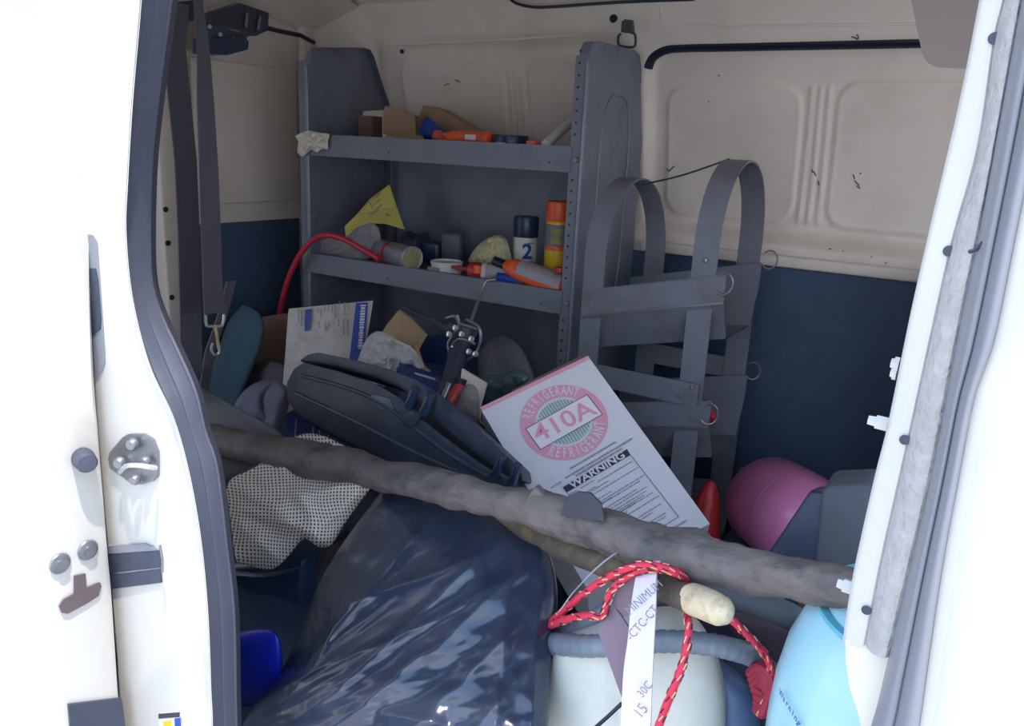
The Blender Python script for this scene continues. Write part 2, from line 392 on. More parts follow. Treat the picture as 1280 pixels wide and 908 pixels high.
# screw holes / plugs
hl = MB()
for px, py, r in ((764, 22, 5.5), (406, 11, 2.5), (490, 62, 3)):
    p = at(px, py, 1.47); p.y = ywall(p.z)-embo(p.x, p.z)-.001
    hl.lathe(p, (0, -1, .1), [(r*dep(p)/FPX, 0), (r*dep(p)/FPX*.9, .003), (.0, .003)], 12)
hl.build('hole_plug', M['gasket'], wall)
# black tie-down bracket on the wall
br = thing('tie_down_bracket', at(783, 55, 1.44), 'small dark steel tie-down bracket and loop above the tall shelf panel', 'bracket')
p = [at(776, 40, 1.44), at(777, 27, 1.44), at(781, 24, 1.44), at(790, 25, 1.44), at(791, 42, 1.44)]
MB().slab(p, (0, .012, 0)).build('plate', M['gunmetal'], br, smooth=False)
MB().tube(pxs([(776, 42, 1.435), (773, 46, 1.43), (773, 55, 1.42), (778, 58, 1.42), (790, 59, 1.42), (794, 56, 1.42), (794, 44, 1.43), (789, 40, 1.435)], 4), .0035, 6).build('loop', M['gunmetal'], br)

# roof
vs = []; rows = []
for x in (-2.14, -1.6, -1.0, -.4, .2, 1.1):
    rows.append([V((x, ywall(1.5)+.002, 1.495)), V((x, 1.42, 1.53)), V((x, 1.34, 1.548)), V((x, 1.2, 1.56)), V((x, .7, 1.575)), V((x, .2, 1.56)), V((x, .0, 1.53)), V((x, -.08, 1.49))])
rf = MB().loft(rows); rf.loft([[p+V((0, 0, .05)) for p in r] for r in rows])
ceil = rf.build('ceiling', M['paint'], kind='structure')
MB().box((-.5, -.03, 1.43), (2.6, .08, .16), bev=.015).build('door_header', M['paint_clean'], ceil)
for x in (-1.62, -1.15, -.25):
    MB().box((x, .72, 1.553), (.07, 1.25, .03), bev=.008).build('roof_rib', M['paint'], ceil)
# cable along the roof edge
MB().tube(pxs([(636, -4, 1.46), (645, 4, 1.455), (668, 9, 1.45), (700, 8, 1.45), (740, 5, 1.45), (790, 2, 1.45), (868, -1, 1.45)], 5), .004, 6).build('roof_cable', M['gasket'], None, label='thin black cable clipped along the top edge of the far wall', cat='cable')
tagp = MB()
# seam lines on the upper band (raised welts)
for L_ in ([(480, 55, 1.5), (560, 53, 1.5), (720, 44, 1.5)], [(828, 60, 1.5), (830, 10, 1.5)], [(835, 33, 1.49), (1000, 31, 1.49), (1150, 29, 1.49)], [(378, 25, 1.5), (390, 0, 1.5)]):
    P = []
    for p in L_:
        q = at(*p); q.y = ywall(q.z)-embo(q.x, q.z)+.001; P.append(q)
    tagp.tube(smoothpts(P, 4), .004, 6)
tagp.build('seam', M['paint'], wall)

wr0 = MB(); wr0.box((.64, .85, .40), (.04, 1.5, .80)); wr0.box((.64, .75, 1.42), (.04, 1.4, .26)); wr0.build('light_block_right', M['paint'], kind='structure', smooth=False)  # unseen front end, added to cut the light entering from the cab
# ---- rear doors (left end)
XD = -2.10
def rx(px, py, dx=0): q = atx(px, py, XD+dx); return q
d1 = MB(); d1.box((XD-.03, 1.27, .78), (.05, .64, 1.56)); 
door1 = d1.build('door_1', M['paint'], kind='structure', smooth=False)
MB().box((XD-.001, 1.21, .40), (.014, .43, .84), bev=.005).build('lining_panel', M['hardboard'], door1, label='dark hardboard lining, haze blue put into its colour')
lo = [rx(268, 70), rx(374, 84), rx(374, 255), rx(268, 262)]
q = MB(); q.box((XD+.004, 1.22, 1.09), (.012, .40, .42), bev=.005); q.build('pressed_panel', M['paint'], door1)
# hardboard rounded corner piece beside the white stile
MB().box((XD+.01, 1.465, .74), (.03, .05, 1.48), bev=.008).build('stile', M['paint'], door1)
d2 = MB(); d2.box((XD-.03, .45, .78), (.05, .96, 1.56)); door2 = d2.build('door_2', M['paint'], kind='structure', smooth=False)
MB().box((XD+.02, .905, .74), (.05, .07, 1.46), bev=.008).build('stile', M['paint'], door2)
hs = MB()
for py in (262, 304, 372):
    p = atx(207+ (py-262)*.07, py, XD+.046); hs.lathe(p, (1, 0, 0), [(.008, 0), (.008, .002), (0, .002)], 12)
hs.build('hole_plug', M['gasket'], door2)
# upper rear corner gusset
MB().loft([[V((XD, .85, 1.50)), V((XD, 1.2, 1.47)), V((XD, 1.5, 1.42))], [V((XD+.10, .85, 1.545)), V((XD+.10, 1.2, 1.52)), V((XD+.12, 1.49, 1.45))], [V((XD+.22, .85, 1.57)), V((XD+.22, 1.2, 1.57)), V((XD+.25, 1.46, 1.49))]]).build('trim_1', M['paint'], kind='structure')
# latch mechanism at the head of the rear doors
lm = thing('door_latch_mechanism', atx(280, 40, -2.0), 'dark steel and black plastic latch mechanism under the roof above hanging straps', 'latch')
def xs(lst, X): return [atx(a, b, X) for a, b in lst]
MB().slab(xs([(246, 22), (300, 4), (336, 16), (335, 38), (320, 45), (306, 38), (262, 30)], -1.96), (-.03, 0, 0)).build('bracket', M['gunmetal'], lm, smooth=False)
MB().slab(xs([(258, 30), (300, 40), (312, 44), (304, 52), (262, 50)], -1.93), (-.05, 0, 0)).build('lever', M['black'], lm, smooth=False)
MB().slab(xs([(262, 48), (304, 43), (311, 52), (310, 62), (284, 69), (262, 67)], -1.92), (-.07, 0, 0)).build('latch_box', M['navyplastic'], lm, smooth=False)
MB().slab(xs([(223, 2), (246, 0), (250, 22), (240, 26), (226, 24)], -1.95), (-.03, 0, 0)).build('hinge_plate', M['gunmetal'], lm, smooth=False)
for a, b in ((262, 33), (275, 43), (289, 47), (229, 26)):
    MB().lathe(atx(a, b, -1.925), (1, -.3, 0), [(.006, 0), (.006, .004), (0, .005)], 8).build('bolt', M['dullsteel'], lm)
for a in ((309, 16, 307, 34), (325, 20, 322, 38)):
    MB().tube([atx(a[0], a[1], -1.955), atx(a[2], a[3], -1.955)], .005, 6).build('rib', M['dullsteel'], lm)
MB().tube([atx(a, b, x) for a, b, x in ((334, 35, -1.98), (350, 39, -2.0), (375, 44, -2.0), (392, 53, -2.03))], .007, 8).build('cable', M['gasket'], lm)
MB().slab(xs([(247, -6), (251, -4), (258, 13), (255, 18), (251, 16), (245, 2)], -1.90), (-.01, 0, 0)).build('bright_tab', M['paint_clean'], lm, smooth=False)

# hanging straps
st = MB().ribbon([atx(a, b, x) for a, b, x in ((222, 4, -1.72), (218, 60, -1.70), (224, 120, -1.68), (232, 200, -1.66), (236, 290, -1.65), (238, 380, -1.64), (240, 470, -1.64))], V((.0, .058, 0)), .004)
st.build('hanging_strap', M['strapgrey'], None, label='grey webbing strap hanging full length beside the door seal', cat='strap')
hk = thing('hook_strap', atx(268, 440, -1.55), 'mauve-grey webbing strap hanging down, ending in a brass snap hook', 'strap')
MB().ribbon([atx(a, b, -1.55) for a, b in ((244, -75), (248, 4), (254, 60), (257, 130), (261, 210), (264, 300), (267, 392))], [V((0, k, 0)) for k in (.02, .022, .03, .042, .048, .052, .052)], .004).build('webbing', M['strapgrey'], hk)
H = [atx(a, b, -1.545) for a, b in ((257, 394), (258, 407), (265, 408), (278, 407), (280, 393))]
MB().tube(smoothpts(H, 2), .0036, 8).build('ring', M['chrome'], hk)
brass = mat('polished_brass', S(225, 200, 155), .25, metal=.4, var=.1)
MB().tube([atx(a, b, -1.545) for a, b in ((269, 407), (271, 420), (273, 436))], [.0045, .0035, .003], 8).build('swivel', brass, hk)
MB().tube(smoothpts([atx(a, b, -1.545) for a, b in ((272, 424), (274, 436), (272, 443), (267, 443), (264, 437), (266, 429))], 4), .003, 8).build('hook', M['chrome'], hk)
MB().ribbon([atx(a, b, -1.75) for a, b in ((289, 352), (283, 375), (276, 400), (262, 440), (250, 520), (246, 600))], V((0, .03, 0)), .006).build('strap_tail', M['strapgrey'], None, label='short dark strap end leaning behind the snap hook', cat='strap')

# ---- left side: body pillar, weatherstrip, sliding door
OUT = [(192, -165), (178, -30), (172, 40), (164, 130), (158, 230), (156, 290), (164, 372), (185, 455), (215, 521), (234, 587), (249, 670), (258, 761), (262, 860), (264, 960), (258, 1400)]
INN = [(236, -165), (226, -30), (220, 20), (209, 100), (198, 198), (195, 297), (198, 356), (211, 396), (231, 439), (252, 488), (264, 538), (278, 580), (289, 670), (299, 761), (301, 860), (302, 960), (302, 1400)]
def resamp(L_, n, Y):
    P = smoothpts([V((a, b, 0)) for a, b in L_], 8); l = [0]
    for i in range(1, len(P)): l.append(l[-1]+(P[i]-P[i-1]).length)
    out = []
    for k in range(n):
        t = l[-1]*k/(n-1); i = 1
        while i < len(l)-1 and l[i] < t: i += 1
        q = P[i-1].lerp(P[i], (t-l[i-1])/(l[i]-l[i-1])); out.append(q)
    return out
NS = 110
oo = resamp(OUT, NS, 0); ii = resamp(INN, NS, 0)
def striprows(t0, t1, y0, y1, bumps, k=16, closeback=True):
    rows = []
    for a, b in zip(oo, ii):
        r = []
        A = at(*(a.lerp(b, t0)).xy, y0); B = at(*(a.lerp(b, t1)).xy, y1)
        for j in range(k+1):
            t = j/k; p = A.lerp(B, t); p = p + V((0, -1, 0))*bumps(t); r.append(p)
        r += [B+(B-CAM).normalized()*.035, A+(A-CAM).normalized()*.035, A]
        rows.append(r)
    return rows
MB().loft(striprows(.0, .14, -.028, -.02, lambda t: .003*math.sin(math.pi*t)**.5)).build('trim_2', M['sill'], kind='structure')
ws = MB().loft(striprows(.10, 1.0, -.022, .012, lambda t: .009*abs(math.sin(math.pi*t*2.5))**.6*(1-.3*t), 24)).build('trim_3', M['rubber'], kind='structure')
# body pillar surface between sliding door and the strip
rows = []
for a in oo:
    A = at(a.x+2, a.y, -.028); r = [A]
    W_ = .20
    for t in (.02, .06, .12, .25, .5, .75, 1): r.append(A + V((-W_*t, .003*math.sin(math.pi*min(1, t*4))+.003*t, 0)))
    r += [r[-1]+V((0, .04, 0)), A+(A-CAM).normalized()*.03]
    rows.append(r)
pil = MB().loft(rows).build('trim_4', M['paint_clean'], kind='structure')
# interior side of the pillar
MB().loft([[at(b.x, b.y, .02)+V((-.012, 0, 0)), at(b.x, b.y, .02)+V((-.30, .0, 0))] for b in ii]).build('inner_lining', M['shelf'], pil)
# grey handle pocket
pk = MB().slab([at(a, b, -.0275) for a, b in ((100, 292), (116, 294), (122, 303), (126, 360), (131, 440), (131, 455), (127, 466), (112, 476), (98, 400))], (0, .006, 0)); po = pk.build('handle_pocket', M['trimgrey'], pil, label='grey plastic handle pocket')
MB().slab([at(a, b, -.0285) for a, b in ((100, 335), (119, 336), (122, 350), (126, 400), (125, 412), (110, 424))], (0, .002, 0)).build('recess', M['black'], po)
# striker plate
sk = MB().slab([at(a, b, -.031) for a, b in ((135, 574), (137, 566), (153, 547), (160, 543), (178, 543), (190, 550), (196, 566), (196, 595), (190, 602), (178, 606), (164, 605), (152, 596), (137, 586))], (0, .006, 0)).build('striker_plate', M['dullsteel'], pil, label='silver striker plate')
for a, b, r in ((167, 555, 8), (151, 578, 8), (183, 576, 7), (170, 599, 7)):
    p = at(a, b, -.036); rr = r*dep(p)/FPX; MB().lathe(p, (.4, -1, 0), [(rr, 0), (rr, .004), (rr*.7, .007), (0, .007)], 16).build('bolt', M['dullsteel'], sk)
MB().tube(pxs([(150, 590, -.038), (158, 583, -.05), (172, 582, -.052), (186, 584, -.05), (194, 585, -.038)], 4), .003, 8).build('striker_loop', M['chrome'], sk)
# roller track end
tr = MB()
tr.slab([at(a, b, -.0285) for a, b in ((118, 690), (200, 687), (201, 710), (118, 719))], (0, .005, 0))
to = tr.build('roller_track', M['black'], pil, smooth=False, label='black roller track end')
MB().slab([at(a, b, -.029) for a, b in ((118, 723), (200, 712), (201, 729), (122, 739))], (0, .005, 0)).build('track_lip', M['black'], to, smooth=False)
MB().slab([at(a, b, -.029) for a, b in ((118, 684), (180, 680), (200, 688), (118, 694))], (0, .005, 0)).build('track_top', M['trimgrey'], to, smooth=False)
MB().tube([at(200, 682, -.04), at(203, 700, -.04), at(203, 716, -.04)], .0015, 6).build('clip', M['dullsteel'], to)
# information sticker low on the pillar
lb = MB().slab([at(a, b, -.029) for a, b in ((198, 893), (224, 891), (227, 925), (200, 925))], (0, .003, 0)).build('sticker', M['ribbon_white'], pil, smooth=False)
MB().slab([at(a, b, -.0296) for a, b in ((198, 893), (224, 891), (224, 897), (198, 899))], (0, .001, 0)).build('stripe', M['black_print'], lb, smooth=False)
MB().slab([at(a, b, -.0296) for a, b in ((218, 899), (225, 898), (226, 925), (219, 925))], (0, .001, 0)).build('stripe', M['blue_print'], lb, smooth=False)
MB().slab([at(a, b, -.0296) for a, b in ((204, 902), (214, 901), (215, 925), (205, 925))], (0, .001, 0)).build('stripe', M['yellow'], lb, smooth=False)

# sliding door: front end face at x = XS plus outer skin
XS = -.90
RE = [(158, -165), (146, -30), (144, 0), (122, 132), (112, 281), (116, 455), (122, 538), (134, 688), (139, 743), (146, 850), (152, 950), (165, 1350)]
LE = [(130, -165), (115, -30), (112, 0), (96, 132), (79, 290), (66, 455), (60, 588), (58, 690), (60, 753), (67, 887), (72, 960), (100, 1350)]
re = resamp(RE, 60, 0); le = resamp(LE, 60, 0); rows = []
for a, b in zip(le, re):
    B = atx(b.x, b.y, XS); A = atx(a.x, a.y, XS)
    rows.append([B+V((-.5, .0, 0)), B+V((-.004, 0, 0)), B, A.lerp(B, .9)+V((.004, 0, 0)), A.lerp(B, .1)+V((.003, 0, 0)), A, A+V((-.006, -.005, 0)), A+V((-.05, -.012, 0)), A+V((-.9, -.03, 0)), B+V((-.9, 0, 0))])
door3 = MB().loft(rows).build('door_3', M['paint_clean'], kind='structure')
def dx(px, py, o=.005): return atx(px, py, XS+o)
rs = MB(); p = dx(103, 572); rs.lathe(p, (1, -.35, .05), [(.0125, 0), (.013, .006), (.012, .024), (.010, .027), (0, .0275)], 20); rs.build('rubber_stop', M['rubber'], door3, label='grey rubber door stop')
for a, b in ((75, 705), (110, 688)):
    p = dx(a, b); MB().lathe(p, (1, 0, 0), [(.013, 0), (.012, .002), (.007, .003), (.007, .006), (0, .006)], 18).build('bolt', M['dullsteel'], door3)
MB().slab([dx(a, b, .005) for a, b in ((92, 720), (106, 717), (107, 735), (124, 728), (126, 733), (122, 745), (110, 753), (84, 767), (77, 766), (73, 758), (78, 750), (92, 742))], (.002, 0, 0)).build('latch_slot', mat('dark_brown_latch', S(92, 80, 82), .5), door3, smooth=False, label='dark latch slot')
MB().slab([dx(a, b, .005) for a, b in ((84, 880), (150, 872), (160, 950), (90, 950))], (.004, 0, 0)).build('lower_latch', M['black'], door3, smooth=False)
MB().slab([dx(a, b, .006) for a, b in ((122, -12), (162, -12), (158, 2), (142, 8), (126, 3))], (.01, 0, 0)).build('upper_stop', M['gunmetal'], door3, smooth=False)

# ---- right side: front pillar with seals
A_ = [(1250, -215), (1236, -60), (1224, 0), (1198, 132), (1161, 290), (1138, 392), (1110, 529), (1093, 597), (1066, 720), (1053, 803)]
B_ = [(1284, -215), (1268, -60), (1256, 0), (1244, 50), (1224, 185), (1193, 297), (1165, 420), (1141, 529), (1126, 597), (1103, 700), (1082, 806)]
C_ = [(1312, -215), (1290, -60), (1277, 0), (1247, 165), (1224, 290), (1196, 427), (1165, 590), (1135, 720), (1116, 800), (1097, 880), (1080, 960), (1010, 1450)]
D_ = [(1372, -215), (1345, -60), (1328, 0), (1300, 150), (1271, 290), (1243, 427), (1219, 495), (1199, 597), (1180, 700), (1165, 800), (1150, 908), (1143, 960), (1090, 1450)]
def rows_between(P, Q, y0, y1, bump, n=60, k=12, back=.03):
    a = resamp(P, n, 0); b = resamp(Q, n, 0); out = []
    for p, q in zip(a, b):
        A = at(p.x, p.y, y0); B = at(q.x, q.y, y1); r = []
        for j in range(k+1):
            t = j/k; r.append(A.lerp(B, t)+V((0, -bump(t), 0)))
        r += [B+(B-CAM).normalized()*back, A+(A-CAM).normalized()*back, A]
        out.append(r)
    return out
pr = MB().loft(rows_between(A_, B_, .0, -.006, lambda t: .003*math.sin(math.pi*t)**.4)).build('trim_5', M['paint_clean'], kind='structure')
B2 = B_[:-1]+[(1082, 806), (1060, 900)]
MB().loft(rows_between(B_, [(c[0], c[1]) for c in C_[:8]]+[(1110, 822)], -.008, -.022, lambda t: .006*math.sin(math.pi*t)**.6, 60, 10)).build('trim_6', M['seal_tex'], kind='structure')
MB().loft(rows_between(C_, D_, -.022, -.05, lambda t: .007*abs(math.sin(math.pi*t*2))**.7 + .004*math.sin(math.pi*t), 60, 22)).build('trim_7', M['trimgrey'], kind='structure')
E_ = [(a+260, b) for a, b in D_]
MB().loft(rows_between(D_, E_, -.05, -.075, lambda t: .004*math.sin(math.pi*min(1, t*3))**.5, 60, 10, .06)).build('trim_8', M['paint_clean'], kind='structure')
sl = MB().slab([at(a, b, -.004) for a, b in ((1057, 800), (1084, 803), (1112, 818), (1104, 860), (1094, 905), (1085, 950), (1020, 1450), (1015, 1450), (1080, 930), (1074, 896), (1062, 860), (1057, 826))], (0, .02, 0))
sl.build('trim_9', M['sill'], kind='structure')
# holes and bolts of the pillar
hh = MB()
for a, b in ((1243, 48), (1186, 314), (1131, 550), (1083, 763)):
    p = at(a, b, -.0085); hh.lathe(p, (0, -1, 0), [(.0033, 0), (.0033, .0006), (0, .0006)], 12)
hh.build('hole_plug', M['black'], pr)
for a, b, L_ in ((1110, 531, 20), (1124, 456, 8), (1121, 467, 6), (1065, 735, 16)):
    p = at(a, b, .012); d = V((-1, 0, .05)); k = .62*L_/1000
    bo = MB().lathe(p, d, [(.0052, 0), (.0052, k*.6), (.0038, k*.6), (.0034, k), (0, k)], 6); bo.build('bolt', M['paint_clean'], pr)
MB().tube([at(1211, 315, -.03), at(1220, 312, -.031), at(1229, 303, -.034)], .0012, 5).build('split', M['black'], pr)

# overhead bin at the upper right
MB().slab([at(a, b, .32) for a, b in ((1100, -230), (1133, -40), (1139, 0), (1147, 40), (1153, 68), (1159, 78), (1170, 84), (1200, 86), (1290, 86), (1300, -40), (1310, -230))], (-.016, .20, .03)).build('overhead_bin', M['taupe'], None, label='taupe moulded plastic bin hanging from the roof at upper right', cat='storage bin')
# front seat back
fs_ = thing('front_seat', (.02, 1.3, 0), 'charcoal front seat back just showing behind the right pillar', 'seat')
MB().box((.06, 1.32, .52), (.42, .40, .76), bev=.05).build('backrest', M['seat'], fs_)
MB().box((.16, 1.32, .09), (.55, .42, .18), bev=.03).build('seat_base', M['seat'], fs_)
#@@OBJ
def pslab(pts, off, bev=0, rnd=2):
    """polygon given as (px,py,Y) corners, extruded by a real thickness vector, edges rounded"""
    bm = bmesh.new(); P = [at(*p) for p in pts]; off = V(off)
    a = [bm.verts.new(p) for p in P]; b = [bm.verts.new(p+off) for p in P]; n = len(P)
    bm.faces.new(a[::-1]); bm.faces.new(b)
    for i in range(n): bm.faces.new((a[i], a[(i+1)%n], b[(i+1)%n], b[i]))
    bmesh.ops.recalc_face_normals(bm, faces=bm.faces)
    if bev: bmesh.ops.bevel(bm, geom=bm.edges[:], offset=bev, segments=rnd, profile=.5, affect='EDGES', clamp_overlap=True)
    bm.verts.index_update(); r = MB().add([v.co.copy() for v in bm.verts], [[v.index for v in f.verts] for f in bm.faces]); bm.free(); return r
def jit(mb, amp, s, s2=None, amp2=0):
    for i, p in enumerate(mb.v):
        q = V((fbm(p, s), fbm(p+V((7, 3, 1)), s), fbm(p+V((1, 9, 5)), s)))
        mb.v[i] = p + q*amp
        if s2: mb.v[i] += V((fbm(p, s2), fbm(p+V((2, 5, 1)), s2), fbm(p+V((4, 1, 3)), s2)))*amp2
    return mb
def single(mb, name, m, label, cat, group=None, smooth=True, uv=None, kind=None, ang=38):
    return mb.build(name, m, None, smooth, label, cat, group, kind, uv, ang)
def xat(px, py, Y): return at(px, py, Y).x

# ================================================================ HEAP BASE
def heapz(x, y):
    z = .20 + .05*fbm((x*1, y*1, 0), 3.0) + .02*fbm((x, y, 2), 9)
    z -= .05*sm(.8, 1.06, y); z += .03*sm(.8, .4, y)
    z -= .10*sm(-1.0, -1.7, x)*sm(.9, .6, y)
    z -= .14*sm(-1.05, -.9, x)*sm(-.3, -.4, x)*sm(.6, .5, y)
    return max(z, .05)
rows = []
for j in range(46):
    y = .06 + 1.0*j/45; r = []
    for i in range(76):
        x = -1.98 + 1.93*i/75; r.append(V((x, y, heapz(x, y))))
    rows.append([V((r[0].x-.02, y, .005))]+r+[V((r[-1].x+.02, y, .005))])
rows = [[V((p.x, .04, .005)) for p in rows[0]]] + rows + [[V((p.x, 1.065, .005)) for p in rows[-1]]]
single(MB().loft(rows), 'heap_base', M['heap_dark'], 'dark blue-grey base sheet added beneath the heap to stand for its shaded gaps', 'heap_base', ang=180)  # added sheet, dark so the gaps between items look shaded

# ================================================================ SHELF UNIT
su = thing('shelf_unit', (-1.36, 1.37, 0), 'tall grey steel shelf unit with two shelves and shaped end panels', 'shelving')
XR, XL, YF = -.905, -1.82, 1.20
prof = [(YF, .0), (YF, 1.285), (YF+.004, 1.315), (YF+.018, 1.334), (YF+.04, 1.338), (1.45, 1.342), (1.482, 1.335), (1.495, 1.31), (1.505, 1.27), (1.548, 1.12), (1.552, 1.0), (1.540, .95), (1.552, .85), (1.552, 0)]
rp = MB().slab([(XR, y, z) for y, z in prof], (-.003, 0, 0))
rp.box((XR-.016, YF-.001, .655), (.032, .003, 1.30))                # front flange with holes
rp.tube([(XR-.0015, YF, 0), (XR-.0015, YF, 1.29)], .006, 8)
rp.ribbon([V((XR-.012, y, z+.001)) for y, z in prof[1:9]], V((.026, 0, 0)), .003)
rpo = rp.build('end_panel', M['shelf'], su, ang=30)
e = []
for k in range(41):
    a = 2*math.pi*k/40; e.append(V((XR+.001, 1.375+.085*(abs(math.cos(a))**.6)*math.copysign(1, math.cos(a)), .96+.27*(abs(math.sin(a))**.5)*math.copysign(1, math.sin(a)))))
MB().tube(e, .0028, 6).build('pressed_bead', M['shelf'], rpo)
profL = [(YF, 0), (YF, 1.29), (YF+.01, 1.325), (YF+.03, 1.34), (1.42, 1.362), (1.452, 1.36), (1.47, 1.34), (1.545, 1.20), (1.54, 1.188), (1.44, 1.178), (1.44, 1.10), (1.552, 1.05), (1.552, 0)]
lpn = MB().slab([(XL, y, z) for y, z in profL], (.003, 0, 0))
lpn.box((XL-.012, YF-.001, .655), (.028, .003, 1.30)); lpn.tube([(XL+.002, YF, 0), (XL+.002, YF, 1.30)], .005, 8)
lpn.ribbon([V((XL+.012, y, z+.001)) for y, z in profL[1:8]], V((.022, 0, 0)), .003)
lpo = lpn.build('end_panel', M['shelf'], su, ang=30)
MB().tube([(XL+.0075, YF, .78), (XL+.0075, YF, 1.29)], .0018, 6).build('bright_edge', M['dullsteel'], lpo)  # highlight along the panel edge, drawn as a brighter steel line
for zt, zb, zs in ((1.10, 1.042, 1.088), (.750, .694, .738)):
    s = MB()
    s.box(((XL+XR)/2, 1.373, zs-.0015), (XR-XL-.008, .350, .003)); s.box(((XL+XR)/2-.012, YF-.004, (zt+zb)/2), (XR-XL-.030, .003, zt-zb))
    s.box(((XL+XR)/2-.012, YF+.004, zt), (XR-XL-.03, .018, .003)); s.box(((XL+XR)/2-.012, YF+.004, zb), (XR-XL-.03, .018, .003))
    so_ = s.build('shelf', M['shelf'], su, smooth=False)
    for x in (-1.50, -.99):
        MB().lathe((x, YF-.0055, (zt+zb)/2-.01), (0, -1, 0), [(.0028, 0), (.0028, .001), (0, .001)], 10).build('hole', M['black'], so_)
bk = MB(); bk.box(((XL+XR)/2, 1.546, .53), (XR-XL-.01, .003, 1.02)); bk.box(((XL+XR)/2+.06, 1.541, .93), (XR-XL-.20, .004, .012)); bk.box(((XL+XR)/2+.06, 1.541, 1.02), (XR-XL-.2, .004, .02))
bk.box((-1.765, 1.53, .90), (.006, .03, .30))
bk.build('back_panel', M['shelf'], su, smooth=False)
hp = MB()
for k in range(34):
    z = .44+.0265*k
    if not (.69 < z < .76 or 1.035 < z < 1.11): hp.lathe((XR-.021, YF-.0028, z), (0, -1, 0), [(.003, 0), (.003, .0008), (0, .0008)], 8)
hp.build('slot_hole', M['gasket'], su, kind='stuff')
for z in (1.07, .722):
    MB().lathe((XR-.012, YF-.003, z), (0, -1, 0), [(.007, 0), (.006, .004), (0, .005)], 10).build('bolt', M['dullsteel'], su)
# masking tape wad
tw = pillow([(369, 170), (384, 163), (399, 166), (412, 168), (409, 178), (411, 187), (402, 186), (396, 191), (389, 187), (379, 196), (371, 190), (373, 178)], lambda a, b: 1.185, .014, .02, rings=6, seg=30, smooth_n=2, wr=lambda a, b, s: .016*fbm((a*.16, b*.12, 0), 1), power=.8)
tw = single(tw, 'tape_wad', M['tape'], 'crumpled wad of pale masking tape stuck on the left end of the top shelf', 'tape', ang=8)
WZ = 1.088; LZ = .739
# --- top shelf contents
def block(px, py, Y, size, rz, z, name, m, label, cat, group=None, bev=.002):
    c = at(px, py, Y); a = math.radians(rz); ax = (V((math.cos(a), math.sin(a), 0)), V((-math.sin(a), math.cos(a), 0)), V((0, 0, 1)))
    return single(MB().box((c.x, Y, z+size[2]/2), size, ax, bev=bev), name, m, label, cat, group, smooth=True)
block(463, 155, 1.40, (.05, .06, .075), 10, WZ, 'cardboard_block', M['carddark'], 'small brown cardboard block at the left rear of the top shelf', 'cardboard')
cb = thing('cardboard_tray', (xat(500, 160, 1.36), 1.36, WZ), 'open tan cardboard tray on the top shelf left of the blue bag', 'cardboard box')
q = MB(); c = at(500, 160, 1.36); q.box((c.x, 1.36, WZ+.004), (.12, .10, .006)); q.box((c.x, 1.41, WZ+.04), (.12, .004, .08)); q.build('tray', M['card'], cb, smooth=False)
pslab([(479, 139, 1.33), (495, 136, 1.33), (518, 145, 1.33), (520, 172, 1.33), (479, 168, 1.33)], (.0, .004, 0)).build('flap', M['card'], cb, smooth=False)
pslab([(482, 170, 1.30), (530, 172, 1.30), (527, 168, 1.36), (486, 164, 1.36)], (0, 0, -.003)).build('bottom_flap', M['cardlight'], cb, smooth=False)
single(pslab([(529, 131, 1.40), (546, 134, 1.40), (592, 162, 1.36), (594, 176, 1.34), (521, 172, 1.38), (522, 150, 1.39)], (.01, .045, -.005), .001), 'cardboard_flap', M['card'], 'creased tan cardboard piece leaning behind the blue bag on the top shelf', 'cardboard', smooth=False)
single(pillow([(524, 160), (530, 150), (534, 145), (545, 154), (557, 165), (550, 172), (533, 174), (525, 168)], lambda a, b: 1.33, .02, wr=lambda a, b, s: .006*fbm((a*.1, b*.1, 0), 1)), 'blue_bag', M['bluecan'], 'small crumpled blue plastic bag on the top shelf beside the orange tube', 'bag', ang=30)
single(pillow([(540, 170), (543, 163), (550, 163), (556, 166), (564, 165), (564, 177), (548, 178), (541, 175)], lambda a, b: 1.26, .02, wr=lambda a, b, s: .006*fbm((a*.2, b*.2, 0), 1)), 'red_wrapper', M['redorange'], 'small coral red wrapper at the left end of the orange tube', 'wrapper')
ot = thing('orange_tube', (xat(589, 172, 1.26), 1.26, WZ), 'orange sealant tube with pale label lying on the top shelf', 'tube')
cc = [V((xat(563, 172, 1.26), 1.26, WZ+.020)), V((xat(614, 172, 1.25), 1.25, WZ+.020))]
MB().tube([cc[0], cc[0].lerp(cc[1], .2), cc[1]], [.017, .020, .020], 20).build('body', M['orange'], ot)
p = cc[0].lerp(cc[1], .4); MB().tube([p, cc[0].lerp(cc[1], .92)], .0204, 20, cap=False).build('label_band', M['redorange'], ot)
MB().box(p.lerp(cc[1], .35)+V((0, -.021, .004)), (.035, .002, .014)).build('sticker', M['ribbon_white'], ot)
tp = thing('tape_roll', (xat(638, 172, 1.28), 1.28, WZ), 'dark roll of shiny tape lying flat on the top shelf', 'tape roll')
c = V((xat(638, 172, 1.28), 1.28, WZ)); MB().lathe(c, (0, 0, 1), [(.032, 0), (.047, 0), (.0485, .004), (.0485, .030), (.047, .034), (.032, .034), (.030, .017)], 30).build('roll', M['smokefilm'] if 0 else M['navyplastic'], tp)
MB().box(c+V((0, -.049, .012)), (.025, .003, .006)).build('glint_patch', M['ribbon_white'], tp)  # glint on the tape, painted as a small white patch
block(667, 179, 1.24, (.026, .03, .022), 0, WZ, 'orange_box', M['orange'], 'tiny bright orange box beside the tape roll on the top shelf', 'box')
single(MB().tube([at(682, 181, 1.24), at(722, 145, 1.42)], .0125, 14), 'cream_pipe', M['offwhite'], 'cream plastic pipe offcut leaning at the right end of the top shelf', 'pipe')

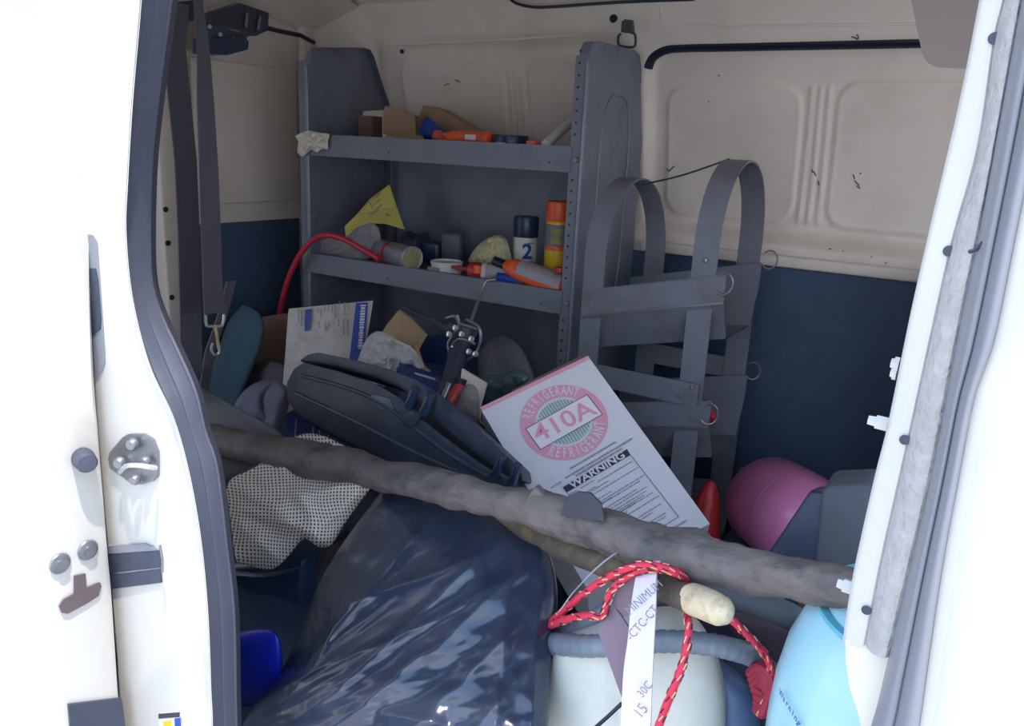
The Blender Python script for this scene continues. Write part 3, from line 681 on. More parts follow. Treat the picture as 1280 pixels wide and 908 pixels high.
# --- middle shelf contents
ys = pslab([(486, 231, 1.36), (495, 258, 1.34), (505, 287, 1.31), (482, 280, 1.29), (462, 279, 1.28), (446, 284, 1.27), (432, 297, 1.25), (431, 283, 1.26), (446, 268, 1.29), (462, 249, 1.33)], (.001, .0025, 0))
yo = ys.build('paper_sign', M['yellow_paper'], None, False, 'bent yellow triangular paper sign standing on the middle shelf', 'sign')
st_ = MB()
for a in ((470, 247, 476, 241), (466, 257, 476, 249), (468, 263, 478, 256), (462, 268, 474, 262), (455, 272, 478, 266), (470, 274, 480, 270), (483, 268, 488, 270), (462, 252, 466, 262)):
    p = at(a[0], a[1], 1.30); q = at(a[2], a[3], 1.32); d = (V(CAM)-p).normalized()*.004; st_.ribbon([p+d, q+d], V((0, 0, .003)), .0005)
st_.build('lettering', M['grey_print'], yo, smooth=False, kind='stuff')
single(pillow([(394, 300), (405, 294), (430, 296), (446, 285), (460, 278), (472, 284), (476, 300), (468, 318), (450, 326), (420, 322), (400, 317)], lambda a, b: 1.25, .03, .04, wr=lambda a, b, s: .03*abs(fbm((a*.11, b*.11, 0), 1)), power=.7), 'clear_bag', M['clearbag'], 'crinkled clear plastic bag below the yellow paper sign', 'bag', ang=20)
def can(base, axis, r, h, parts, name, label, cat='aerosol can', group=None):
    t = thing(name, base, label, cat, group)
    for nm, m, pf in parts: MB().lathe(base, axis, pf, 28).build(nm, m, t)
    return t
# silver aerosol lying, base to the viewer
b0 = at(516, 318, 1.215); b1 = at(452, 306, 1.29); b0.z = LZ+.037; b1.z = LZ+.037; ax = (b1-b0).normalized(); r = .034
c_ = can(b0, ax, r, .17, [('body', M['alu'], [(r-.002, .004), (r, .006), (r, .006), (r, .165), (r-.002, .168), (.012, .185), (.01, .19)]), ('base_rim', M['chrome'], [(r-.004, .006), (r-.003, 0), (r, -.001), (r+.001, .004), (r, .008)]),
   ('base_dome', mat('brass_lacquer', S(196, 186, 150), .3, metal=.6, var=.1), [(r-.004, .003), (r-.010, .010), (.010, .014), (0, .015)])], 'aerosol_can', 'silver grey aerosol can lying on its side on the middle shelf')
MB().tube([b0+ax*.10, b0+ax*.112], r+.0006, 28, cap=False).build('band', M['red'], c_)
# red hose
single(MB().tube(pxs([(348, 470, 1.16), (349, 420, 1.155), (351, 385, 1.15), (360, 350, 1.15), (374, 320, 1.15), (392, 300, 1.155), (409, 294, 1.16), (430, 299, 1.17), (452, 311, 1.18), (474, 324, 1.185)], 6), .0085, 10), 'red_hose', M['hose_red'], 'red rubber hose arching up over the left end of the middle shelf', 'hose')
# dark wheel-like reel behind
dr = thing('black_reel', (xat(526, 300, 1.38), 1.38, LZ), 'dark wrapped reel of cable behind the silver aerosol can', 'reel')
c = V((xat(518, 298, 1.38), 1.38, LZ+.045)); MB().lathe(c+V((-.03, 0, 0)), (1, .1, 0), [(.02, 0), (.045, 0), (.045, .006), (.038, .010), (.040, .05), (.045, .054), (.045, .06), (.02, .06)], 26).build('drum', M['black'], dr)
MB().box(c+V((.06, .02, -.012)), (.07, .06, .065), bev=.012).build('wrapped_body', M['navyplastic'], dr)
# grey rounded box
gb = thing('grey_case', (xat(566, 300, 1.40), 1.40, LZ), 'grey plastic case with rounded top at the back of the middle shelf', 'case')
c = V((xat(566, 300, 1.40), 1.40, LZ+.05)); MB().box(c, (.072, .035, .10), bev=.014).build('shell', mat('mid_grey_plastic', S(88, 92, 108), .5), gb)
MB().box(c+V((0, -.018, .002)), (.052, .003, .076), bev=.001).build('face_plate', mat('mid_grey_face', S(96, 98, 114), .5), gb)
# white tub
wt = thing('white_tub', (xat(553, 332, 1.235), 1.235, LZ), 'small round white tub with raised rim at front of the middle shelf', 'tub')
c = V((xat(553, 332, 1.235), 1.255, LZ)); MB().lathe(c, (0, 0, 1), [(.038, 0), (.042, .004), (.044, .028), (.0455, .030), (.0455, .036), (.040, .037), (.038, .031), (0, .031)], 32).build('body', M['offwhite'], wt)
MB().box(c+V((-.012, -.0445, .017)), (.04, .002, .010)).build('print', M['grey_print'], wt)
# crumpled yellow-white paper
single(pillow([(585, 326), (593, 312), (606, 300), (622, 294), (632, 298), (637, 312), (639, 330), (620, 338), (596, 336)], lambda a, b: 1.33, .03, .02, rings=7, seg=34, wr=lambda a, b, s: .03*fbm((a*.09, b*.07, 0), 1)), 'crumpled_paper', mat('cream_crumpled_paper', S(206, 200, 158), .7, var=.12, dirt=S(120, 120, 110), dirt_amt=.5, dscale=30), 'crumpled cream yellow paper beside the white can on the middle shelf', 'paper', ang=8)
# standing cans
cx = xat(657, 300, 1.37); b = V((cx, 1.37, LZ)); r = .0345
c2 = can(b, (0, 0, 1), r, .16, [('body', M['offwhite'], [(r-.002, 0), (r, .003), (r, .112), (r-.001, .114)]), ('cap', M['navyplastic'], [(r-.001, .114), (r, .116), (r, .165), (r-.002, .17), (r-.008, .171), (0, .171)]),
  ], 'spray_can', 'white spray can with dark cap and a blue 2 on it')
def wrap(b, r, a0):
    def fn(x, y): a = a0 + x/r; return V((b.x+math.sin(a)*(r+.0006), b.y-math.cos(a)*(r+.0006), b.z+y))
    return fn
va = math.atan2(-b.x, b.y+.55)   # angle facing the viewer
MB().text('2', .058, 0, (1, 0, 0), (0, 0, 1), fn=lambda x, y: wrap(b, r+.0035, va+.16)(x, y+.076), bold=.0018).build('number', M['blue_print'], c2, smooth=False)
q = MB()
for k, (zz, x0, x1) in enumerate(((.098, 0, .022), (.046, -.008, .02), (.040, -.004, .018))):
    for t in range(8):
        a = x0+(x1-x0)*t/8; f = wrap(b, r, va+.2); q.add([f(a, zz), f(a+.0018, zz), f(a+.0018, zz+.004), f(a, zz+.004)], [(0, 1, 2, 3)])
f = wrap(b, r, va+.1)
for t in range(8):
    a = -.008+.0045*t; hgt = (.018, .022, .012, .016, .022, .012, .018, .022)[t]
    q.add([f(a, .003), f(a+.0045, .003), f(a+.0045, .003+(.018, .022, .012, .016, .022, .012, .018, .022)[(t+1)%8]), f(a, .003+hgt)], [(0, 1, 2, 3)])
q.build('small_print', M['black_print'], c2, smooth=False, kind='stuff')
cx = xat(697, 300, 1.33); b = V((cx, 1.33, LZ)); r = .0335
c3 = can(b, (0, 0, 1), r, .2, [('body', M['yellow'], [(r-.002, 0), (r, .003), (r, .095)]), ('shoulder', M['orange'], [(r, .095), (r+.0004, .097), (r+.0004, .104), (r, .106)]), ('label_band', M['grey_print'], [(r, .106), (r+.0002, .107), (r+.0002, .162), (r, .163)]),
  ('collar', M['yellow'], [(r, .163), (r, .170)]), ('cap', M['orange'], [(r, .170), (r+.001, .172), (r, .215), (r-.002, .221), (r-.008, .223), (0, .223)])], 'aerosol_can', 'tall yellow aerosol can with an orange cap beside the perforated post')
va = math.atan2(-b.x, b.y+.55); q = MB()
f = wrap(b, r+.0004, va)
for (x0, x1, y0, y1) in ((-.02, .012, .137, .152), (-.018, .010, .112, .128)):
    n = 6
    for k in range(n):
        a = x0+(x1-x0)*k/n; a2 = x0+(x1-x0)*(k+1)/n; q.add([f(a, y0), f(a2, y0), f(a2, y1), f(a, y1)], [(0, 1, 2, 3)])
q.build('label_patch', mat('olive_label', S(150, 140, 70), .5), c3)
MB().text('Strong', .012, 0, (1, 0, 0), (0, 0, 1), fn=lambda x, y: wrap(b, r+.001, va-.1)(x, y+.157)).v if 0 else None
# red-nozzle cartridge
rc = thing('caulk_cartridge', (xat(612, 330, 1.23), 1.23, LZ), 'grey sealant cartridge with a red nozzle lying on the middle shelf', 'cartridge')
P = [at(565, 325, 1.225), at(586, 330, 1.225), at(587, 330, 1.225), at(604, 332, 1.23), at(605, 332, 1.23), at(650, 338, 1.26)]
for p in P: p.z = LZ+.027
MB().tube([P[0], P[1]], [.004, .007], 14).build('nozzle', M['red'], rc)
MB().tube([P[1], P[1].lerp(P[3], .15), P[3]], [.010, .020, .023], 18).build('nozzle_base', M['red'], rc)
MB().tube([P[3], P[3].lerp(P[5], .12)], [.0225, .0225], 18).build('neck_band', M['ribbon_white'], rc)
MB().tube([P[3].lerp(P[5], .12), P[5]], .023, 18).build('body', M['greytube'], rc)
# orange bottle with black cap
ob = thing('orange_bottle', (xat(665, 345, 1.19), 1.19, .75), 'bright orange squeeze bottle with a black cap and printed label, lying on the shelf lip', 'bottle')
Q = [at(618, 326, 1.232), at(630, 331, 1.232), at(634, 332, 1.232), at(643, 335, 1.232), at(655, 340, 1.233), at(706, 359, 1.235)]
MB().tube([Q[0], Q[1]], .0125, 18).build('cap', M['gasket'], ob)
MB().tube(Q[1:], [.010, .018, .027, .029, .029], 22, flat=.8).build('body', M['orange'], ob)
ax = (Q[5]-Q[4]).normalized(); nrm = (CAM-Q[4]).normalized(); up_ = V((0, 0, 1)); nrm = (nrm+up_*.5); nrm = (nrm-ax*nrm.dot(ax)).normalized(); sd_ = ax.cross(nrm)
lbm = MB(); rws = []
for k in range(7):
    t = -.08+1.05*k/6; c = Q[4].lerp(Q[5], t); rws.append([c+(nrm*math.cos(a)+sd_*math.sin(a))*.0296 for a in [-.85+.24*j for j in range(8)]])
lo_ = lbm.loft(rws).build('label_sheet', M['greytube'], ob)
q = MB()
for k in range(17):
    t = .0+.055*k; c = Q[4].lerp(Q[5], t); a0 = -.6; a1 = .4+.3*math.sin(k*2.1)
    q.ribbon([c+(nrm*math.cos(a)+sd_*math.sin(a))*.0300 for a in (a0, (a0+a1)/2, a1)], ax*(.0012), .0003)
q.build('small_print', M['red'], lo_, kind='stuff')
single(MB().tube([at(622, 346, 1.215), at(632, 348, 1.218), at(634, 348, 1.22), at(655, 354, 1.23)], [.0115, .0115, .0115, .0115], 16), 'blue_tube', M['bluecan'], 'small blue tube under the orange squeeze bottle', 'tube')
single(MB().tube([at(660, 336, 1.24), at(712, 355, 1.26)], .019, 18), 'grey_tube', M['greytube'], 'plain grey cartridge lying behind the orange squeeze bottle', 'cartridge')
single(MB().lathe(at(700, 339, 1.215), (0, 0, 1), [(0, -.004), (.012, -.004), (.014, .002), (.012, .009), (0, .011)], 18), 'red_puck', M['red'], 'small red disc at the foot of the yellow aerosol can', 'disc')
single(MB().box(at(597, 337, 1.20), (.018, .012, .022), bev=.002), 'orange_packet', M['orange'], 'tiny orange and white packet below the red nozzle', 'packet')

# ================================================================ STEEL RACK
rk = thing('bottle_rack', (-.67, 1.25, 0), 'grey flat-steel bottle rack with two tall hoops and tilted trough trays', 'rack')
def hoop(xf, xb, ztop, w, yf=1.12, yb=1.39):
    pts = []; W = []
    for z in (.02, .3, .6, .8): pts.append(V((xf, yf, z)))
    ym = (yf+yb)/2; h = .17; zc = ztop-h
    for k in range(19):
        a = math.pi*(1-k/18); t = k/18
        pts.append(V((xf+(xb-xf)*t, ym+(yb-yf)/2*math.cos(a), zc+h*math.sin(a)**.9)))
    for z in (.8, .6, .3, .02): pts.append(V((xb, yb, z)))
    return MB().ribbon(pts, V((w, 0, 0)), .004)
hoop(-.812, -.775, 1.035, .052).build('hoop', M['rack'], rk, ang=30)
hoop(-.552, -.535, 1.088, .055).build('hoop', M['rack'], rk, ang=30)
def tray(zl, zr, xl=-.835, xr=-.500):
    rows = []
    for x, z in ((xl, zl), (xr, zr)):
        rows.append([V((x, 1.112, z)), V((x, 1.112, z-.058)), V((x, 1.16, z-.145)), V((x, 1.34, z-.145)), V((x, 1.383, z-.058)), V((x, 1.383, z))])
    inn = [[p+V((0, .003 if i < 3 else -.003, .003)) for i, p in enumerate(r)] for r in rows]
    return MB().loft(rows).loft(inn)
for zl, zr in ((.775, .853), (.495, .573), (.215, .293)):
    t_ = tray(zl, zr).build('tray', M['rack'], rk, smooth=False)
    MB().ribbon([(-.835, 1.113, zl-.058), (-.50, 1.113, zr-.058)], V((0, .004, 0)), .004).build('bright_edge', M['dullsteel'], t_)  # thin brighter steel strip along the tray fold
for y, x0, x1 in ((1.106, -.835, -.53), (1.396, -.80, -.51)):
    MB().ribbon([(x0, y, .583), (x1, y, .583)], V((0, 0, .052)), .004).build('cross_strap', M['rack'], rk)
for x, z in ((-.57, .575), (-.545, .60), (-.80, .60), (-.55, .88), (-.552, .79), (-.548, .835)):
    MB().lathe((x, 1.104 if z < .7 else 1.116, z), (0, -1, 0), [(.006, 0), (.005, .003), (0, .004)], 8).build('bolt', M['dullsteel'], rk)
# wire from hoop to hoop
MB().tube(smoothpts([at(796, 232, 1.24), at(850, 220, 1.24), at(912, 199, 1.24)], 6), .0022, 6).build('wire', M['gunmetal'], rk)
for px, py, Y in ((904, 355, 1.10), (962, 325, 1.39), (941, 464, 1.39), (886, 518, 1.10), (928, 596, 1.39)):
    c = at(px, py, Y); rr = .022 if Y > 1.2 else .024; P = [c+V((math.cos(a)*rr*.75, .3*rr*math.cos(a), math.sin(a)*rr)) for a in [2.4-.3*k for k in range(17)]]
    MB().tube(P, .0022, 6).build('wire_ring', M['dullsteel'], rk)
single(pillow([(872, 505), (884, 500), (892, 512), (896, 528), (885, 533), (876, 522)], lambda a, b: 1.25, .018, wr=lambda a, b, s: .008*fbm((a*.1, b*.1, 0), 1)), 'red_rag', M['hose_red'], 'small red rag lying in the middle trough of the rack', 'rag')
cn = at(878, 655, 1.22); single(MB().lathe((cn.x, cn.y, .165), (.05, 0, 1), [(.045, 0), (.046, .01), (.040, .06), (.026, .14), (.012, .175), (0, .182)], 24), 'red_cone', M['red'], 'red plastic cone standing in the lowest tray of the rack', 'cone')

# ================================================================ HEAP CONTENTS, rear to front
# pink tank lying, its base turned to the viewer
single(MB().box((-.30, 1.25, .085), (.34, .30, .17), bev=.006).box((-.30, 1.25, .175), (.36, .32, .012), bev=.003), 'grey_crate', M['rack'], 'low grey crate under the pink cylinder beside the rack foot', 'crate')
pc = at(1000, 652, 1.17); ax = (RT*.11-UP*.10-FW).normalized(); r = .112
pt_ = thing('pink_tank', pc, 'pink gas cylinder lying with its rounded base towards the door', 'gas cylinder')
MB().lathe(pc, ax, [(0, -.24), (.06, -.235), (r*.8, -.20), (r, -.15), (r, -.05), (r*.985, .0), (r*.93, .03), (r*.80, .06), (r*.6, .082), (r*.3, .095), (0, .10)], 48).build('shell', M['pinktank'], pt_)
MB().tube([pc+ax*-.0020, pc+ax*.0010], r*.985+.0010, 48, cap=False).build('weld_seam', mat('pale_pink_seam', S(226, 170, 196), .35), pt_)
single(pslab([(1012, 613, .62), (1034, 617, .62), (1030, 800, .56), (900, 780, .56)], (.01, .03, 0), .004), 'navy_board', M['navyplastic'], 'dark navy board leaning at a slant in front of the pink cylinder', 'board', smooth=True)
single(pslab([(1034, 608, .48), (1082, 606, .48), (1094, 612, .48), (1090, 730, .46), (1016, 715, .46), (1026, 614, .48)], (.0, .07, 0), .01, 3), 'rubber_slab', M['slab'], 'worn grey rubber slab standing beside the right door pillar', 'slab')
# brown cardboard and teal cloth, left rear
single(pslab([(321, 397, 1.12), (364, 391, 1.14), (368, 520, 1.12), (325, 520, 1.10), (314, 452, 1.10)], (-.05, .08, -.02), .003), 'brown_carton', mat('brown_carton_board', S(140, 110, 96), .85), 'plain brown carton behind the white and blue box', 'box')
single(pillow([(303, 381), (316, 386), (327, 396), (330, 420), (318, 455), (300, 500), (286, 515), (262, 496), (256, 472), (272, 440), (284, 405)], lambda a, b: 1.02-.0005*(b-380), .045, .03, wr=lambda a, b, s: .012*fbm((a*.02, b*.02, 0), 1)), 'teal_jacket', M['teal'], 'bundled dark teal jacket left of the brown carton', 'jacket')
single(pillow([(300, 478), (310, 462), (330, 452), (352, 455), (366, 468), (364, 500), (340, 520), (315, 510), (304, 490)], lambda a, b: 1.03, .04, wr=lambda a, b, s: .02*fbm((a*.03, b*.03, 0), 1)), 'mauve_sweatshirt', mat('dull_mauve_cloth', S(88, 76, 86), .9, var=.15), 'crumpled dull mauve cloth below the brown carton', 'cloth')
# white and blue box
YB = 1.0
def face_tools(o, n):
    o = V(o); n = V(n).normalized()
    def on(px, py, lift=0):
        d = ray(px, py); return CAM + d*((o-CAM).dot(n)/d.dot(n)) + n*lift
    return on
TL, TR, BL = at(361, 386, .98), at(467, 376, 1.05), at(348, 548, .93)
n = (TR-TL).cross(BL-TL).normalized(); n = n if n.dot(CAM-TL) > 0 else -n
on = face_tools(TL, n); BR = on(436, 566)
wb_ = thing('printed_carton', (TL+TR+BL+BR)/4-V((0, 0, .2)), 'battered white carton with blue stripes and rows of print, tilted upright', 'box')
bd = (((TL+BR)/2-CAM).normalized()+V((-.06, 0, -.10)))*.10
jit(MB().hexa([BL+bd, BR+bd, BR, BL, TL+bd, TR+bd, TR, TL]), .003, 9).build('box_body', M['white_worn'], wb_, smooth=False)
pn = MB()
def fp(on, pts, lift=.0015): return [on(a, b, lift) for a, b in pts]
def facepoly(mb, on, pts, lift=.0015):
    mb.add(fp(on, pts, lift), [list(range(len(pts)))])
facepoly(pn, on, [(446, 379), (461, 378), (453, 500), (432, 500)], .005); facepoly(pn, on, [(383, 387), (391, 386), (388, 413), (382, 414)], .005)
pn.build('blue_stripe', M['blue_print'], wb_, smooth=False)
pn = MB(); facepoly(pn, on, [(351, 521), (378, 507), (420, 515), (441, 530), (436, 564), (349, 547)], .005); pn.build('blue_panel', M['blue_box'], wb_, smooth=False)
pn = MB(); facepoly(pn, on, [(354, 484), (380, 507), (352, 519)], .005); facepoly(pn, on, [(421, 533), (430, 531), (434, 540), (428, 547), (420, 545)], .006)
for x in (371, 393, 401, 412): facepoly(pn, on, [(x, 522+random.random()*8), (x+1.5, 522), (x, 548), (x-1.5, 548)], .006)
pn.build('tan_print', M['cardlight'], wb_, smooth=False)
pn = MB()
random.seed(3)
for cx0, y0, y1, wd in ((375, 388, 402, 1.6), (378.5, 388, 406, 2), (399, 384, 390, 1.2), (402.5, 386, 398, 1.5), (407, 381, 389, 1.2), (412, 382, 389, 1.4), (417, 380, 388, 1.2), (420.5, 379, 397, 1.5), (425.5, 376, 386, 1.3), (432, 378, 393, 1.8), (437, 378, 388, 1.4), (400, 402, 410, 1.4), (408, 402, 413, 1.6), (413, 401, 407, 1.2), (419, 402, 405, 1.2), (425, 399, 407, 1.4), (431, 399, 416, 2), (436.5, 399, 417, 2), (409.5, 408, 414, 1.4)):
    y = y0
    while y < y1:
        h = 1+random.random()*1.4; facepoly(pn, on, [(cx0-wd/2, y), (cx0+wd/2, y), (cx0+wd/2-.1, y+h), (cx0-wd/2-.1, y+h)], .0055); y += h+.7
pn.build('small_print', M['grey_print'], wb_, smooth=False, kind='stuff')
pn = MB(); y = 381
while y < 436:
    h = 1.2+random.random()*2.2; x = 455.5-(y-380)*.075; w_ = 2+random.random()*1.6
    facepoly(pn, on, [(x-w_, y), (x+w_, y), (x+w_-.2, y+h), (x-w_-.2, y+h)], .006); y += h+.9
pn.build('stripe_print', M['ribbon_white'], wb_, smooth=False, kind='stuff')
# torn cardboard and crumpled film
single(pslab([(469, 428, 1.02), (484, 405, 1.05), (498, 388, 1.06), (512, 399, 1.05), (532, 420, 1.02), (520, 441, 1.0), (495, 436, 1.0)], (.002, .006, .002), .001), 'torn_cardboard', M['cardlight'], 'torn corrugated cardboard corner sticking up right of the white carton', 'cardboard', smooth=False)
single(pillow([(436, 478), (448, 448), (458, 424), (474, 414), (498, 426), (518, 437), (531, 462), (514, 452), (500, 462), (480, 485), (455, 488)], lambda a, b: .96, .03, .02, rings=9, seg=40, wr=lambda a, b, s: .026*fbm((a*.07, b*.07, 0), 1)), 'crumpled_film', mat('dull_white_film', S(198, 196, 196), .45, var=.15, vs=20, dirt=S(130, 112, 100), dirt_amt=.5, dscale=20), 'crumpled dull white packing film below the torn cardboard', 'packaging', ang=8)
single(pslab([(512, 430, .99), (518, 432, .98), (527, 458, .96), (536, 466, .94), (520, 463, .94), (505, 448, .96)], (.0, .012, .0), .001), 'cardboard_strip', M['cardlight'], 'narrow bent cardboard strip on the blue carton', 'cardboard', smooth=False)
bb = thing('blue_carton', at(535, 480, .95), 'dark blue carton with a pale torn edge beneath the hand pump', 'box')
pslab([(498, 452, .93), (520, 462, .93), (560, 474, .93), (558, 520, .88), (500, 500, .88)], (.06, .12, -.02), .003).build('box_body', M['blue_box'], bb)
MB().tube([at(519, 467, .925), at(556, 478, .925)], .003, 6).build('torn_edge', M['tape'], bb)
single(pslab([(506, 424, 1.30), (560, 416, 1.30), (566, 462, 1.27), (520, 460, 1.27)], (.05, .10, 0), .003), 'navy_carton', M['blue_box'], 'plain navy carton in shadow behind the torn cardboard', 'box')
# hand pump / glue gun
gp = thing('hand_pump', at(565, 500, .9), 'oily metal hand pump tool with bent steel rod and red handle grip', 'tool')
MB().tube(pxs([(620, 350, 1.10), (609, 351, 1.09), (603, 360, 1.08), (597, 378, 1.05), (588, 405, 1.0), (582, 428, .97)], 5), .0045, 10).build('rod', M['dullsteel'], gp)
MB().tube([at(503, 383, 1.06), at(520, 392, 1.04), at(545, 402, 1.0), at(562, 412, .97), at(572, 420, .96)], [.006, .008, .009, .014, .017], 12).build('barrel', M['gunmetal'], gp)
MB().tube([at(566, 408, .98), at(590, 414, .96)], .020, 16).build('cross_body', M['gunmetal'], gp)
MB().tube([at(583, 404, .96), at(577, 425, .95), at(571, 448, .91), at(564, 474, .84), at(556, 500, .78)], [.021, .023, .022, .020, .019], 18).build('cylinder', M['black'], gp)
MB().tube([at(574, 440, .925), at(572, 450, .925)], .026, 18).build('collar', M['gunmetal'], gp)
for k, pts in enumerate([[(558, 398), (570, 396), (574, 408), (566, 420), (560, 432), (566, 447), (583, 450)], [(583, 400), (597, 408), (601, 422), (596, 440), (585, 450)], [(570, 396), (575, 404), (592, 410)], [(566, 432), (575, 424), (594, 430)], [(571, 394), (575, 405), (585, 408), (597, 412)]]):
    MB().tube(smoothpts([at(a, b, .925-.005*k) for a, b in pts], 4), .0038, 8).build('frame_bar', M['dullsteel'], gp)
for a, b in ((562, 418), (570, 410), (590, 424), (568, 434), (595, 443), (578, 418), (587, 440)):
    MB().lathe(at(a, b, .915), (0, -1, .3), [(.007, 0), (.0065, .006), (.003, .007), (0, .007)], 8).build('bolt', M['chrome'], gp)
MB().tube([at(575, 481, .78), at(573, 486, .775), at(562, 506, .75), at(558, 516, .745)], [.011, .0125, .0125, .011], 14).build('grip', M['red'], gp)
MB().tube([at(576, 474, .785), at(573, 486, .78)], .014, 14).build('grip_cap', M['gasket'], gp)
MB().tube([at(563, 480, .79), at(550, 510, .76)], .009, 12).build('sleeve', M['dullsteel'], gp)
for k in range(5):
    MB().tube([at(545+k*4, 482+k*6-8, .88), at(557+k*3, 478+k*6, .87)], .0028, 6).build('linkage', M['gunmetal'], gp)
# smoky round dome, bottle and films behind the big box
single(pillow([(600, 478), (597, 445), (610, 425), (630, 420), (648, 430), (661, 452), (668, 482), (640, 492), (612, 488)], lambda a, b: 1.06+.0012*(450-b), .05, .05, wr=lambda a, b, s: .006*fbm((a*.04, b*.02, 0), 1), power=.6), 'grey_hood', mat('smoky_grey_plastic', S(88, 88, 96), .3, var=.3, vs=24), 'smoky grey plastic hood half hidden behind the refrigerant carton', 'hood')
single(pillow([(588, 500), (590, 480), (600, 470), (625, 468), (650, 462), (662, 474), (640, 490), (610, 508)], lambda a, b: 1.0, .035, wr=lambda a, b, s: .008*fbm((a*.06, b*.06, 0), 1)), 'green_bottle', M['greenbottle'], 'crushed green tinted plastic bottle behind the refrigerant box', 'bottle', ang=25)
# refrigerant carton
A, B, C = V((-.814, .668, .607)), V((-.676, .840, .701)), V((-.354, .698, .491)); D = A+C-B
n = (B-A).cross(C-B).normalized(); n = n if n.dot(CAM-A) > 0 else -n
T_ = -n*.235
rb = thing('refrigerant_carton', (A+B+C+D)/4+T_, 'large white refrigerant carton tilted on the heap, face printed 410A', 'box')
MB().hexa([A+T_, D+T_, C+T_, B+T_, A, D, C, B]).build('box_body', M['white_card'], rb, smooth=False)
on = face_tools(A, n); U = (B-A).normalized(); W_ = (B-C).normalized()
def rel(u, v, l=.0012): return A + (B-A)*u + (C-B)*v + n*l
q = MB(); q.add([rel(0, 0, .001), rel(0, .022, .001), rel(1, .022, .001), rel(1, 0, .001)], [(0, 1, 2, 3)]); q.build('pink_border', M['pink_print'], rb, smooth=False)
cc = on(705, 527.5); R1 = (on(696.7, 481.6)-cc).length*.98; R0 = R1*.66
def ring(mb, ra, rb_, lift, n_=64):
    vs = [cc+n*lift+(U*math.cos(a)+W_*math.sin(a))*r for r in (ra, rb_) for a in [2*math.pi*k/n_ for k in range(n_)]]
    mb.add(vs, [(k, (k+1)%n_, n_+(k+1)%n_, n_+k) for k in range(n_)])
q = MB(); ring(q, R0, R1, .0014); q.build('logo_ring', M['pink_print'], rb, smooth=False)
q = MB()
for k in range(-8, 9):
    x = k*R0*.105; h = math.sqrt(max(0, (R0*.90)**2-x*x)); w2 = R0*.030
    for s in (1, -1):
        q.add([cc+n*.0014+U*(x-w2)+W_*(s*R0*.45), cc+n*.0014+U*(x+w2)+W_*(s*R0*.45), cc+n*.0014+U*(x+w2)+W_*s*h, cc+n*.0014+U*(x-w2)+W_*s*h], [(0, 1, 2, 3)]) if h > R0*.47 else None
q.build('logo_stripes', M['green_print'], rb, smooth=False, kind='stuff')
q = MB()
cs = [(657.3, 537.1), (734, 494.2), (753, 518.9), (675.8, 563)]
facepoly(q, on, cs, .0018); q.build('logo_band', M['pink_pale'], rb, smooth=False)
q = MB()
def edge(mb, P, Q, w, l=.0022):
    d = (Q-P).normalized(); s = n.cross(d)*w/2; mb.add([P-s+n*l, Q-s+n*l, Q+s+n*l, P+s+n*l], [(0, 1, 2, 3)])
c4 = [on(*c) for c in cs]
for i in range(4): edge(q, c4[i], c4[(i+1)%4], .0013)
q.build('band_outline', M['black_print'], rb, smooth=False)
mid = sum(c4, V())/4; bh = ((c4[1]-c4[2]).length+(c4[0]-c4[3]).length)/2
MB().text('410A', bh*.98, mid, U, W_, bold=.0006, sx=1.12, lift=.0026).build('lettering', M['pink_print'], rb, smooth=False, kind='stuff')
q = MB(); word = 'REFRIGERANT'
for i, ch in enumerate(word):
    a = math.radians(141-i*10.0); rm = (R0+R1)/2
    q.text(ch, R1*.36, cc+(U*math.cos(a)+W_*math.sin(a))*rm, U*math.sin(a)-W_*math.cos(a), U*math.cos(a)+W_*math.sin(a), bold=.0005, sx=.50, lift=.0022)
    a = math.radians(-139+i*10.4)
    q.text(ch, R1*.36, cc+(U*math.cos(a)+W_*math.sin(a))*rm, -U*math.sin(a)+W_*math.cos(a), -(U*math.cos(a)+W_*math.sin(a)), bold=.0005, sx=.50, lift=.0022)
q.build('lettering', M['white_card'], rb, smooth=False, kind='stuff')
def z2(a, b): return (680+a/6.095, 540+b/6.095)
q = MB(); facepoly(q, on, [z2(140, 428), z2(632, 135), z2(660, 180), z2(175, 465)], .0016); q.build('warning_bar', M['black_print'], rb, smooth=False)
hc = on(*z2(408, 296)); MB().text('WARNING', .0200, hc, on(*z2(632, 135))-on(*z2(140, 428)), W_, bold=.0005, sx=1.2, lift=.0024).build('lettering', M['white_card'], rb, smooth=False, kind='stuff')
q = MB()
edge(q, on(*z2(660, 180)), on(*z2(1025, 650)), .0016, .0016); edge(q, on(*z2(1025, 650)), on(*z2(640, 900)), .0012, .0016); edge(q, on(*z2(160, 450)), on(*z2(560, 950)), .0012, .0016)
hd = (on(*z2(632, 135))-on(*z2(140, 428))).normalized()
random.seed(5)
# each printed line ends at the photographed x,y and runs back towards the left margin
for (ax_, ay, L_) in ((670,228,.075),(385,370,.03),(718,274,.115),(395,420,.03),(492,376,.05),(765,332,.12),(515,455,.035),(733,376,.09),(785,420,.11),(705,442,.075),(775,455,.10),(828,466,.11),(760,487,.095),(875,490,.12),(700,540,.08),(893,550,.12),(635,610,.06),(826,618,.085),(925,620,.10),(927,647,.09),(250,448,.018),(630,690,.03),(520,500,.03)):
    P = on(*z2(ax_, ay)); t = 0
    while t < L_:
        wl = .003+random.random()*.008; edge(q, P-hd*t, P-hd*min(L_, t+wl), .0015, .0016); t += wl+.0012
for (ax_, ay, L_) in ((548,80,.10),(672,55,.145),(595,130,.10),(130,385,.02),(1090,675,.03)):
    P = on(*z2(ax_, ay)); t = 0
    while t < L_:
        wl = .0012+random.random()*.0012; edge(q, P-hd*t, P-hd*(t+wl), .0042 if random.random() < .6 else .003, .0016); t += wl+.0012
q.build('small_print', M['grey_print'], rb, smooth=False, kind='stuff')
